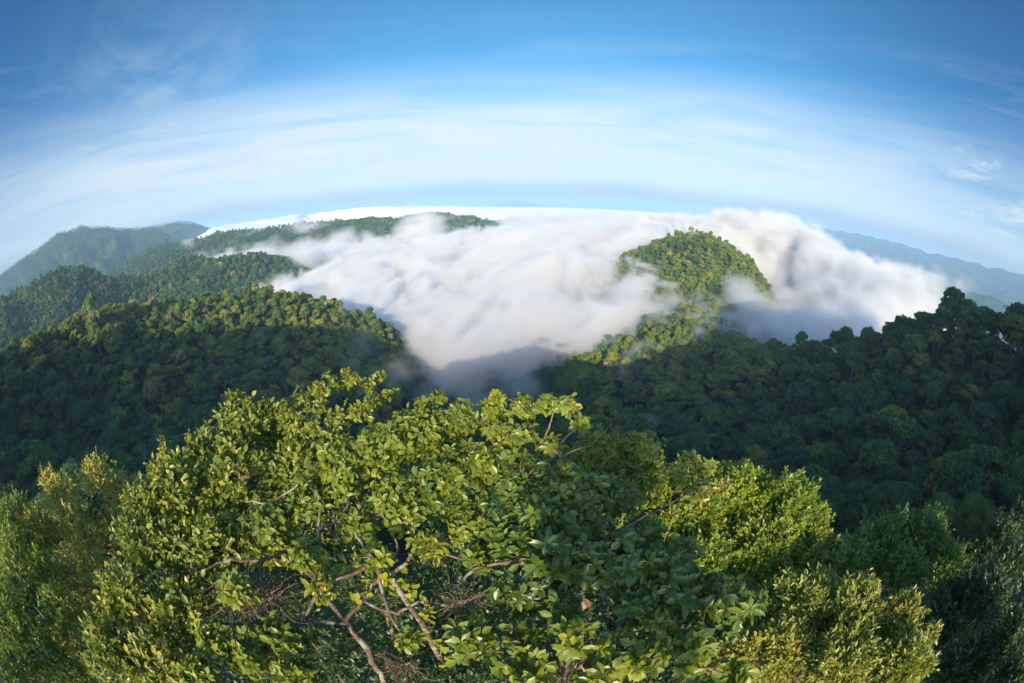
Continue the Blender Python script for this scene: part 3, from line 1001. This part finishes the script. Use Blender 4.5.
def leaves(P, D, Nn, L, W, rnd, templ=LEAF_T):
    """P base, D direction of the midrib, Nn rough normal, L length, W width factor"""
    D = unit(D)
    X = unit(np.cross(D, Nn))
    Z = np.cross(X, D)
    n = len(P)
    V = P[:, None] + L[:, None, None] * (templ[None, :, 0:1] * W[:, None, None] * X[:, None] + templ[None, :, 1:2] * D[:, None] + templ[None, :, 2:3] * Z[:, None])
    k = np.arange(n)[:, None, None] * len(templ)
    return V.reshape(-1, 3), (k + LEAF_Q[None]).reshape(-1, 4), (k + LEAF_TRI[None]).reshape(-1, 3), np.repeat(rnd, len(templ))


def foliage(tips, axes, style, L, W, rs, per=(5, 8), hue=None):
    """leaves set round (rosette) or along (spray) the end of each twig"""
    cnt = rs.randint(per[0], per[1] + 1, len(tips))
    ix = np.repeat(np.arange(len(tips)), cnt)
    n = len(ix)
    order = np.concatenate([np.arange(c) for c in cnt])
    fr = order / np.maximum(cnt[ix] - 1, 1)
    ax = unit(axes[ix])
    ref = unit(np.cross(ax, rs.normal(size=(len(tips), 3))[ix]))
    ref2 = np.cross(ax, ref)
    if style == 'rosette':
        phi = order * 2.4 + rs.uniform(-0.3, 0.3, n)
        opn = np.radians(rs.uniform(38, 88, n))
        back = rs.uniform(0, 0.25, n) * L
    else:
        phi = order * math.pi + rs.uniform(-0.7, 0.7, n)
        opn = np.radians(rs.uniform(30, 80, n)) * (0.35 + 0.65 * (1 - fr * 0.7))
        back = (1 - fr) * L * rs.uniform(1.6, 2.4, n)
    rad = np.cos(phi)[:, None] * ref + np.sin(phi)[:, None] * ref2
    D = np.cos(opn)[:, None] * ax + np.sin(opn)[:, None] * rad
    D = D + rs.normal(size=(n, 3)) * 0.16 + np.array([0, 0, -0.14])
    D = unit(D)
    Nn = ax - (ax * D).sum(-1, keepdims=True) * D * 0.98 + rs.normal(size=(n, 3)) * 0.30 + np.array([0, 0, 0.25])
    Nn = unit(Nn) + np.array(TO_SUN)[None] * 0.75
    P = tips[ix] - ax * back[:, None] + rad * 0.008
    LL = L * rs.uniform(0.42, 1.25, n) * (0.85 + 0.3 * rs.rand(len(tips))[ix])
    WW = W * rs.uniform(0.85, 1.2, n)
    tipr = (rs.rand(len(tips)) if hue is None else hue)[ix]
    rnd = np.clip(0.55 * tipr + 0.45 * rs.rand(n), 0, 1)
    return leaves(P, D, Nn, LL, WW, rnd)


def near_tree(name, lobes, seed, leaf, width, tips_per, per, style, mat, bark, label, cat='tree', group=None, limbs=None, r0=0.10, base_xy=None,
              up=0.5, inner=0.62, twig=0.003, sq=0.85, ground=True, face=0.0, fork_drop=0.35, lump=0.55):
    rs = np.random.RandomState(seed)
    a = np.array([l[:4] for l in lobes], float)
    C = WD(a[:, 0], a[:, 1], a[:, 2])
    R = a[:, 3] / 427.0 * a[:, 2]
    mean = (C * R[:, None]).sum(0) / R.sum()
    span = np.linalg.norm(C - mean, axis=1).max() + R.mean()
    tip_l, ax_l, hue_l, paths = [], [], [], []
    for c, rr in zip(C, R):
        k = max(6, int(tips_per * (rr / R.mean()) ** 2))
        d = unit(rs.normal(size=(k, 3)))
        tocam = unit(-c)
        d = unit(d + tocam * face + np.array([0, 0, 0.25]))
        bump = 1 + lump * noise3(d * 2.6 + c * 3.0)
        q = c + d * (rr * bump * rs.uniform(inner, 1.03, k))[:, None] * np.array([1, 1, sq])
        tip_l.append(q)
        ax_l.append(unit(d + np.array([0, 0, up]) + rs.normal(size=(k, 3)) * 0.35))
        hue_l.append(np.clip(rs.rand(k) * 0.6 + 0.4 * rs.rand() + 0.25 * noise3(q * 1.7), 0, 1))
        for j in rs.permutation(k)[:min(k, 60 if k > 120 else 200)]:
            st = c + (q[j] - c) * 0.25 + rs.normal(size=3) * 0.03
            paths.append((bend(st, q[j], 4, 0.06, rs), np.linspace(twig * 1.7, twig * 0.7, 4)))
    tips, axes, hue = np.concatenate(tip_l), np.concatenate(ax_l), np.concatenate(hue_l)
    lv, lq, lt, lr = foliage(tips, axes, style, leaf, width, rs, per, hue)
    if base_xy is None:
        base_xy = mean[:2] * 1.04
    gz = float(height(np.array([base_xy[0]]), np.array([base_xy[1]]))[0])
    base = np.array([base_xy[0], base_xy[1], gz])
    fork = mean + np.array([0, 0, -span * fork_drop])
    trunk = [(bend(base, fork, 9, 0.02, rs), np.linspace(r0 * 1.5, r0 * 0.8, 9))]
    if limbs:
        for pts, ra, rb in limbs:
            pp = np.array(pts, float)
            w = WD(pp[:, 0], pp[:, 1], pp[:, 2])
            t = np.linspace(0, len(w) - 1, len(w) * 4)
            w = np.stack([np.interp(t, np.arange(len(w)), w[:, i]) for i in range(3)], -1)
            w[1:-1] = (w[:-2] + w[1:-1] * 2 + w[2:]) / 4
            w[1:-1] += rs.normal(size=w[1:-1].shape) * 0.010
            trunk.append((w, np.linspace(ra, rb, len(w)) * (1 + 0.18 * rs.normal(size=len(w)).clip(-1, 1.5))))
    nodes = [fork]
    for i in np.argsort(np.linalg.norm(C - fork, axis=1)):
        src = min(nodes, key=lambda p: np.linalg.norm(p - C[i]) + 0.35 * np.linalg.norm(p - fork))
        ln = np.linalg.norm(C[i] - src)
        ra = r0 * 0.55 * max(0.25, 1 - np.linalg.norm(src - fork) / (span * 1.6))
        trunk.append((bend(src, C[i], 7, 0.07, rs, 0.04), np.linspace(ra, max(ra * 0.45, twig * 2), 7)))
        nodes.append(C[i])
    root = empty(name, base)
    tag(root, label, cat, group)
    tv, tf = tube(trunk, 7)
    mesh_np('trunk', tv - base, [tf], bark, root, smooth_shade=True)
    bv, bf = tube(paths, 3)
    mesh_np('crown', np.concatenate([lv, bv]) - base, [lq, lt, bf + len(lv)], None, root, attrs={'rnd': np.concatenate([lr, np.zeros(len(bv))])},
            mats=[mat, bark], midx=np.concatenate([np.zeros(len(lq) + len(lt)), np.ones(len(bf))]))
    return root


G_ = lambda *k: list(k)
M_GLOSSY = leaf_material('glossy_leaf', [(0, (0.052, 0.091, 0.018)), (0.35, (0.114, 0.161, 0.021)), (0.7, (0.216, 0.229, 0.027)), (0.93, (0.381, 0.306, 0.037)), (1, (0.561, 0.291, 0.043))])
M_LIME = leaf_material('lime_leaf', [(0, (0.047, 0.087, 0.012)), (0.35, (0.122, 0.161, 0.015)), (0.7, (0.202, 0.231, 0.021)), (0.93, (0.324, 0.288, 0.029)), (1, (0.519, 0.276, 0.029))], trans=0.34)
M_BLUE = leaf_material('dark_broad_leaf', [(0, (0.045, 0.070, 0.009)), (0.4, (0.068, 0.106, 0.013)), (0.8, (0.104, 0.152, 0.018)), (1, (0.193, 0.194, 0.018))], trans=0.2, rough=0.38)
M_YELL = leaf_material('yellow_green_leaf', [(0, (0.040, 0.093, 0.010)), (0.35, (0.114, 0.173, 0.014)), (0.7, (0.204, 0.248, 0.022)), (0.95, (0.308, 0.310, 0.042)), (1, (0.273, 0.173, 0.061))], trans=0.34)
M_OLIVE = leaf_material('olive_leaf', [(0, (0.072, 0.126, 0.017)), (0.35, (0.171, 0.208, 0.026)), (0.7, (0.287, 0.271, 0.043)), (0.9, (0.360, 0.235, 0.072)), (1, (0.360, 0.163, 0.058))])
M_BROWNL = leaf_material('brownish_leaf', [(0, (0.114, 0.180, 0.025)), (0.35, (0.237, 0.265, 0.038)), (0.65, (0.401, 0.323, 0.063)), (1, (0.604, 0.408, 0.111))])
M_FINE = leaf_material('fine_green_leaf', [(0, (0.062, 0.118, 0.018)), (0.4, (0.133, 0.198, 0.023)), (0.8, (0.231, 0.280, 0.032)), (1, (0.365, 0.306, 0.046))])
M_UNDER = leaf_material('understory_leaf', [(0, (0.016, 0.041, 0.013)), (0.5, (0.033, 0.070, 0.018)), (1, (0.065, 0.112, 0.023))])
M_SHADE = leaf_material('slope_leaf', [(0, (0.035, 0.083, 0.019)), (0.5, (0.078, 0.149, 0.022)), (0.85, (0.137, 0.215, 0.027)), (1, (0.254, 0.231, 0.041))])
M_BARK = bark_material('pale_lichen_bark', (0.060, 0.038, 0.024), (0.15, 0.098, 0.064), (0.24, 0.21, 0.16))
M_BARK2 = bark_material('brown_bark', (0.10, 0.06, 0.04), (0.21, 0.14, 0.09))
M_TWIG = bark_material('reddish_twig', (0.16, 0.08, 0.04), (0.30, 0.19, 0.12))

near_tree('small_leaved_tree', [(97, 476, 15, 22), (62, 498, 15, 26), (120, 494, 15.5, 22), (35, 528, 14, 28), (78, 535, 14, 34), (118, 530, 14.5, 30), (60, 585, 13, 30), (102, 590, 13, 34),
                                (140, 488, 16, 14), (48, 478, 15.5, 12), (80, 640, 12.5, 36)], 1, 0.10, 0.8, 330, (5, 8), 'spray', M_BROWNL, M_BARK2,
          'olive brown tree with very fine leaves at the left edge', r0=0.14)
near_tree('small_leaved_tree', [(8, 520, 14, 22), (15, 565, 13, 32), (5, 620, 12, 38), (35, 650, 11.5, 38), (60, 610, 11.5, 26), (95, 640, 11, 26), (45, 570, 12.5, 20), (20, 540, 13.5, 20), (10, 685, 11, 36), (75, 680, 11, 30), (20, 505, 15, 14)], 2, 0.10, 0.75, 330, (5, 8), 'spray', M_FINE, M_BARK2,
          'green fine leaved tree in the lower left corner below the olive brown one', r0=0.12)
near_tree('glossy_leaved_tree', [(245, 428, 7.8, 34), (208, 448, 7.6, 26), (285, 432, 8, 26), (175, 488, 7, 36), (235, 478, 7, 42), (300, 468, 7, 38), (148, 540, 6.8, 38), (205, 545, 6.5, 44),
                                 (265, 540, 6.5, 36), (128, 600, 6.5, 38), (185, 610, 6.2, 40), (112, 655, 6.3, 34), (165, 668, 6, 38), (140, 500, 7.2, 22), (265, 412, 8, 16), (235, 402, 8, 12)], 3, 0.115, 0.85, 170, (5, 8), 'spray',
          M_GLOSSY, M_BARK2, 'large tree with dense glossy mid green leaves left of the gnarled limbs', r0=0.13)
near_tree('slender_sapling', [(165, 452, 7.2, 8), (163, 441, 7.3, 5), (170, 470, 7.1, 12), (158, 462, 7.2, 6)], 4, 0.085, 0.7, 16, (5, 7), 'spray', M_OLIVE, M_TWIG,
          'thin pointed sapling sticking up at the left shoulder of the glossy tree', 'sapling', r0=0.02)
near_tree('arching_tree', [(285, 412, 7.5, 14), (302, 400, 7.6, 12), (318, 389, 7.7, 11), (335, 381, 7.8, 10), (352, 380, 7.8, 9), (368, 384, 7.8, 9), (380, 378, 7.9, 7), (345, 372, 8, 6), (335, 420, 7.2, 14), (355, 412, 7.2, 12),
                           (372, 402, 7.2, 10), (388, 394, 7.3, 8), (310, 430, 7.1, 20), (340, 445, 7.0, 20), (322, 405, 7.5, 8)], 5, 0.10, 0.85, 24, (5, 7), 'rosette', M_LIME, M_TWIG,
          'light leafed tree with an open arching branch reaching over the misty valley', r0=0.05, inner=0.3)
near_tree('gnarled_tree', [(420, 432, 5.6, 30), (460, 422, 5.7, 22), (385, 448, 5.4, 30), (345, 472, 5.3, 34), (440, 478, 5.1, 32), (478, 462, 5.3, 24), (310, 502, 5.1, 26), (400, 500, 4.9, 30), (468, 525, 4.9, 24),
                           (355, 525, 4.8, 18), (490, 414, 5.9, 14), (500, 400, 5.9, 9), (436, 398, 6, 8), (425, 405, 6, 8), (272, 520, 5.0, 22), (476, 560, 4.7, 16), (430, 545, 4.7, 16), (375, 560, 4.3, 14), (320, 590, 4.2, 12), (235, 590, 4.2, 20), (300, 560, 4.3, 14), (410, 640, 4.1, 12), (285, 640, 4.3, 26), (245, 655, 4.3, 28), (215, 640, 4.5, 22),
                           (300, 680, 4.1, 24), (200, 680, 4.3, 24)],
          6, 0.098, 0.78, 72, (5, 8), 'rosette', M_LIME, M_BARK,
          'gnarled tree with pale twisting lichen covered limbs and bright lime leaves', r0=0.055, inner=0.45, base_xy=(-0.9, 3.2),
          limbs=[([(400, 720, 4.9), (385, 683, 4.6), (370, 655, 4.5), (350, 625, 4.45), (330, 603, 4.5), (308, 575, 4.6), (290, 550, 4.8)], 0.042, 0.018),
                 ([(350, 625, 4.45), (320, 620, 4.4), (285, 628, 4.4), (250, 622, 4.5), (215, 626, 4.6), (198, 618, 4.7)], 0.026, 0.010),
                 ([(345, 622, 4.4), (362, 600, 4.45), (372, 585, 4.5), (392, 568, 4.6), (398, 545, 4.8), (386, 522, 4.9), (384, 500, 5.0)], 0.024, 0.009),
                 ([(362, 600, 4.45), (395, 615, 4.4), (420, 600, 4.4), (450, 606, 4.4), (468, 590, 4.5)], 0.021, 0.012),
                 ([(330, 603, 4.5), (322, 560, 4.6), (318, 530, 4.8), (322, 500, 4.9), (305, 480, 5.0), (270, 505, 5.0), (240, 500, 5.1)], 0.021, 0.008),
                 ([(318, 530, 4.8), (342, 520, 4.8), (350, 495, 4.9), (346, 470, 5.1)], 0.020, 0.009),
                 ([(290, 550, 4.8), (262, 560, 4.7), (225, 560, 4.7), (205, 570, 4.7)], 0.022, 0.010),
                 ([(440, 500, 5.0), (450, 460, 5.3), (470, 430, 5.6), (492, 412, 5.8)], 0.022, 0.008),
                 ([(385, 470, 5.3), (410, 445, 5.5), (440, 432, 5.6)], 0.014, 0.006)])
near_tree('broad_leaved_tree', [(540, 515, 5.0, 34), (580, 500, 5.2, 32), (618, 500, 5.5, 22), (560, 560, 4.6, 38), (610, 560, 4.6, 40), (660, 568, 4.6, 36), (700, 598, 4.5, 36), (738, 612, 4.6, 24), (520, 478, 5.3, 26),
                                (512, 598, 4.5, 26), (565, 610, 4.4, 24), (640, 610, 4.4, 26), (505, 545, 4.8, 24), (640, 540, 4.9, 22)],
          7, 0.130, 0.78, 60, (6, 9), 'rosette', M_BLUE, M_BARK, 'dark blue green tree with broad leaves in rosettes at the centre, in shade', r0=0.09, up=0.9, inner=0.5, base_xy=(1.0, 3.0),
          limbs=[([(445, 600, 4.6), (470, 572, 4.6), (500, 562, 4.6), (545, 556, 4.6), (590, 545, 4.7), (640, 520, 4.8), (690, 492, 5.0)], 0.022, 0.009),
                 ([(520, 640, 4.3), (555, 622, 4.2), (585, 630, 4.2), (620, 634, 4.2), (655, 628, 4.2)], 0.020, 0.012),
                 ([(530, 600, 4.4), (580, 590, 4.4), (620, 578, 4.5), (650, 560, 4.5)], 0.020, 0.010)])
near_tree('forked_sapling', [(498, 434, 5.6, 14), (522, 410, 5.9, 14), (545, 402, 5.9, 11), (568, 406, 5.9, 13), (580, 424, 5.8, 10), (520, 438, 5.6, 16), (552, 448, 5.6, 12), (505, 455, 5.5, 18), (565, 470, 5.5, 10)], 8, 0.11, 0.9, 26, (5, 8), 'rosette',
          M_GLOSSY, M_TWIG, 'open sapling with a dark forked stem standing against the mist', 'sapling', r0=0.035, inner=0.35,
          limbs=[([(508, 520, 5.3), (520, 490, 5.4), (535, 462, 5.6), (548, 432, 5.8), (555, 410, 5.9)], 0.022, 0.008), ([(535, 462, 5.6), (560, 455, 5.7), (590, 446, 5.8), (612, 424, 6.0)], 0.012, 0.004)])
near_tree('rounded_tree', [(600, 456, 9, 30), (640, 452, 8.8, 24), (592, 490, 8.6, 32), (632, 490, 8.4, 32), (574, 468, 9, 14), (615, 520, 8.2, 28)], 9, 0.075, 0.9, 330, (5, 8), 'rosette', M_LIME, M_BARK2,
          'small rounded light green treetop just behind the dark broad leaved tree', r0=0.07)
near_tree('rosette_sapling', [(690, 462, 6.6, 10), (706, 468, 6.6, 10), (678, 478, 6.5, 12), (722, 488, 6.6, 10), (700, 490, 6.5, 14), (650, 452, 6.6, 9), (640, 440, 6.7, 5)], 10, 0.12, 0.6, 20, (5, 8), 'rosette', M_OLIVE, M_TWIG,
          'spindly sapling with pale narrow leaf rosettes above the yellow green tree', 'sapling', r0=0.014, inner=0.4)
near_tree('dense_tree', [(740, 496, 9, 34), (785, 506, 9, 34), (655, 490, 9.2, 28), (690, 480, 9.3, 22), (650, 540, 8.6, 26), (700, 512, 8.6, 32), (808, 530, 9.2, 24), (760, 550, 8.5, 38), (800, 562, 8.8, 28), (700, 560, 8, 34), (738, 482, 9.4, 18), (672, 522, 8.4, 22),
                         (826, 562, 9, 12), (765, 478, 9.3, 9), (820, 512, 9.2, 10), (796, 490, 9.3, 10), (716, 470, 9.3, 9), (836, 545, 9.2, 8), (715, 600, 7.8, 26)], 11, 0.095, 0.75, 480, (5, 8), 'spray', M_YELL, M_BARK2, 'dense yellow green treetop in full sun right of the dark broad leaved tree', r0=0.12)
near_tree('dense_tree', [(800, 608, 7.5, 38), (850, 612, 7.6, 36), (896, 622, 7.8, 28), (780, 650, 7, 38), (840, 662, 7, 42), (900, 662, 7.3, 32), (742, 655, 6.8, 28), (765, 605, 7.6, 22), (920, 665, 7.6, 18), (820, 585, 7.8, 16), (868, 588, 7.8, 10), (908, 598, 7.9, 10), (932, 632, 7.8, 10), (790, 580, 7.8, 10)],
          12, 0.10, 0.6, 430, (5, 8), 'spray', M_OLIVE, M_TWIG, 'olive treetop with narrow brown tinged leaves at the lower right, in sun', r0=0.10)
near_tree('big_leaved_shrub', [(470, 645, 4.2, 26), (520, 655, 4.1, 30), (578, 642, 4.0, 28), (636, 660, 4.0, 30), (690, 655, 4.1, 28), (535, 690, 3.9, 26), (600, 690, 3.9, 26), (730, 680, 4.3, 22), (660, 625, 4.2, 16)],
          13, 0.125, 0.85, 26, (5, 8), 'rosette', M_LIME, M_TWIG, 'shrub with large bright oval leaves in open rosettes along the bottom edge', 'shrub', r0=0.03, inner=0.35)
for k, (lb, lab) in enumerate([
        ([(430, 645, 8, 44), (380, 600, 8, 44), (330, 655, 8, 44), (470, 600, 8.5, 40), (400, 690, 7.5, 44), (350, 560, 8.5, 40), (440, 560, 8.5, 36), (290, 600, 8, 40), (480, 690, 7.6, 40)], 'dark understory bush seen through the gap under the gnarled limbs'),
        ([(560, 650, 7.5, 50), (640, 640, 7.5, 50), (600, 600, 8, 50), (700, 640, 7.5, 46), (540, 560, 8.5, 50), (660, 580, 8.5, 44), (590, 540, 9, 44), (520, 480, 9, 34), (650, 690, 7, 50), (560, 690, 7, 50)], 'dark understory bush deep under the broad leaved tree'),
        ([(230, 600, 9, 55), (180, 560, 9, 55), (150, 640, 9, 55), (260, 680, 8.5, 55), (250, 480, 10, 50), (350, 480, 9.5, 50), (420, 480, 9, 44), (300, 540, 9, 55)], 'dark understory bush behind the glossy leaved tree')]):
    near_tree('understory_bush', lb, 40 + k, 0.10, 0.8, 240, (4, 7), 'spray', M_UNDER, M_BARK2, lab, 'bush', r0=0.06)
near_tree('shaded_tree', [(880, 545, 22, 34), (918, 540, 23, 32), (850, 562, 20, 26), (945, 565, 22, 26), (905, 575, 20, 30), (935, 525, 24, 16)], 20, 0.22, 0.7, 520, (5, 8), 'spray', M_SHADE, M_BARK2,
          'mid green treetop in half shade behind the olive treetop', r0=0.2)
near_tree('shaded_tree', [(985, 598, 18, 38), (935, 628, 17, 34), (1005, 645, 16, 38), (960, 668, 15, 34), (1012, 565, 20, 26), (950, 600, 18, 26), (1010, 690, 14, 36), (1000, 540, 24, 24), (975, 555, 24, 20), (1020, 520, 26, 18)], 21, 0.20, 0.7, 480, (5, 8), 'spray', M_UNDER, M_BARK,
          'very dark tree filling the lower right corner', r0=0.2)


def shade_tree():
    """tree added out of view behind the viewpoint to shade the foreground centre"""
    rs = np.random.RandomState(77)
    c = np.array([0.60, -7.5, 0.42])  # unseen crown added here only to cast shade ahead
    gz = float(height(np.array([c[0]]), np.array([c[1]]))[0])
    root = empty('shade_caster_tree', (c[0], c[1], gz))
    tag(root, 'added unseen tree behind the viewpoint, shading the middle foreground', 'tree')
    k = 520
    d = unit(rs.normal(size=(k, 3)))
    q = c + d * rs.uniform(0.4, 1.0, (k, 1)) * np.array([1.35, 1.2, 0.72])
    lv, lq, lt, lr = foliage(q, unit(d + [0, 0, 0.4]), 'rosette', 0.16, 1.0, rs, (6, 9))
    base = np.array(root.location)
    mesh_np('crown', lv - base, [lq, lt], M_BLUE, root, attrs={'rnd': lr})
    tv, tf = tube([(bend(base, c, 9, 0.02, rs), np.linspace(0.2, 0.05, 9))], 7)
    mesh_np('trunk', tv - base, [tf], M_BARK2, root, smooth_shade=True)


shade_tree()


def fern(px, py, d, seed, label):
    rs = np.random.RandomState(seed)
    c = WD(px, py, d)
    root = empty('fern', c)
    tag(root, label, 'fern')
    for k in range(9):
        a = rs.uniform(0, 6.28)
        L = rs.uniform(0.20, 0.30)
        out = np.array([math.cos(a), math.sin(a), 0.0])
        t = np.linspace(0, 1, 22)[:, None]
        p = out * t * L + np.array([0, 0, 1.0]) * (0.30 * t - 0.55 * t * t) * L
        T = unit(np.gradient(p, axis=0))
        side = unit(np.cross(T, np.array([0, 0, 1.0])))
        n = np.cross(side, T)
        P = np.concatenate([p[3:], p[3:]])
        s = np.concatenate([side[3:], -side[3:]])
        D = s + np.tile(T[3:], (2, 1)) * 0.55
        ln = np.tile(0.065 * np.sin(np.linspace(0.5, 3.0, 19)) + 0.012, 2)
        lv, lq, lt, lr = leaves(P, D, np.tile(n[3:], (2, 1)), ln, np.full(38, 0.24), rs.rand(38) * 0.5 + 0.3)
        f = mesh_np('frond', lv, [lq, lt], M_FINE, root, attrs={'rnd': lr})


def vine(pts, seed, label, n=46, size=0.085):
    rs = np.random.RandomState(seed)
    w = np.array([WD(*p) for p in pts])
    t = np.linspace(0, len(w) - 1, 30)
    path = np.stack([np.interp(t, np.arange(len(w)), w[:, i]) for i in range(3)], -1)
    path[1:-1] += rs.normal(size=(28, 3)) * 0.02
    base = path[0].copy()
    root = empty('climbing_vine', base)
    tag(root, label, 'vine')
    tv, tf = tube([(path, np.full(30, 0.006))], 5)
    ix = rs.randint(0, 30, n)
    toc = unit(-path[ix])
    P = path[ix] + toc * rs.uniform(0.01, 0.08, (n, 1)) + rs.normal(size=(n, 3)) * 0.045
    D = rs.normal(size=(n, 3)) * 0.35 + np.array([0, 0, -1.0])
    lv, lq, lt, lr = leaves(P, D, toc + np.array([0, -0.3, 0.5]) + rs.normal(size=(n, 3)) * 0.25, size * rs.uniform(0.6, 1.2, n), np.ones(n), 0.5 + 0.45 * rs.rand(n), HEART_T)
    mesh_np('vine_stem', np.concatenate([lv, tv]) - base, [lq, lt, tf + len(lv)], None, root, attrs={'rnd': np.concatenate([lr, np.zeros(len(tv))])},
            mats=[M_LIME, M_TWIG], midx=np.concatenate([np.zeros(len(lq) + len(lt)), np.ones(len(tf))]))


def root_mat(px, py, d, rpx, seed, label, n=150):
    """a ragged clump of epiphyte roots and moss sitting on a limb"""
    rs = np.random.RandomState(seed)
    c = WD(px, py, d)
    R = rpx / 427 * d
    core = unit(np.array([1.0, 0.35, 0.12]))
    paths = [(np.linspace(-0.55, 0.55, 12)[:, None] * core * R, 0.022 * (1.2 - np.linspace(-1, 1, 12) ** 2))]
    for k in range(n):
        a = core * rs.uniform(-0.95, 0.95) * R * 0.55
        b = a + rs.normal(size=3) * np.array([1, 1, 0.7]) * R * 0.55 + np.array([0, 0, -0.25 * R])
        paths.append((c * 0 + bend(a, b, 6, 0.16, rs), np.linspace(0.0042, 0.0016, 6)))
    v, f = tube(paths, 4)
    root = empty('epiphyte_clump', c)
    tag(root, label, 'epiphyte')
    m = n * 3
    P = rs.normal(size=(m, 3)) * np.array([0.8, 0.8, 0.4]) * R * 0.62
    lv, lq, lt, lr = leaves(P, rs.normal(size=(m, 3)) + np.array([0, 0, 0.5]), rs.normal(size=(m, 3)), 0.034 * rs.uniform(0.6, 1.4, m), np.full(m, 0.7), rs.rand(m))
    mesh_np('roots', np.concatenate([lv, v]), [lq, lt, f + len(lv)], None, root, attrs={'rnd': np.concatenate([lr, np.zeros(len(v))])},
            mats=[M_UNDER, M_BARK2], midx=np.concatenate([np.zeros(len(lq) + len(lt)), np.ones(len(f))]))


fern(306, 548, 4.45, 1, 'small fern growing in the fork of the gnarled limbs')
fern(330, 568, 4.4, 2, 'second fern, just below the first, on the thick gnarled limb')
vine([(352, 600, 4.35), (365, 585, 4.35), (385, 575, 4.4), (402, 582, 4.4), (412, 592, 4.35)], 3, 'vine with heart shaped lime leaves on the middle of the limbs')
vine([(425, 595, 4.3), (432, 615, 4.25), (430, 640, 4.2), (445, 660, 4.2)], 4, 'hanging vine with lime heart shaped leaves right of the trunk', 26)
root_mat(255, 600, 4.5, 44, 5, 'wide brown mat of roots and moss along the left limb', 260)
root_mat(462, 602, 4.35, 24, 6, 'shaggy brown clump of moss at the end of the right limb', 130)
root_mat(400, 665, 4.5, 22, 7, 'ragged brown root clump beside the lower trunk', 110)


def snag(px, py, d, tipx, tipy, tipd, label):
    """bleached leaning dead trunk"""
    rs = np.random.RandomState(9)
    b, t = WH(px, py, d), WH(tipx, tipy, tipd)
    root = empty('dead_tree', b)
    tag(root, label, 'tree')
    m = bark_material('bleached_wood', (0.34, 0.33, 0.32), (0.52, 0.52, 0.50), scale=2.0)
    tr = [(bend((0, 0, -8), t - b, 9, 0.04, rs), np.linspace(0.75, 0.22, 9))]
    for k in range(5):
        s_ = (t - b) * rs.uniform(0.45, 0.95)
        tr.append((bend(s_, s_ + rs.normal(size=3) * np.array([2.5, 2.5, 1.5]) + [0, 0, 1.5], 5, 0.08, rs), np.linspace(0.2, 0.05, 5)))
    v, f = tube(tr, 6)
    mesh_np('trunk', v, [f], m, root, smooth_shade=True)


snag(731, 333, 372, 719, 322, 378, 'bleached leaning dead trunk among the sunlit trees of the spur')
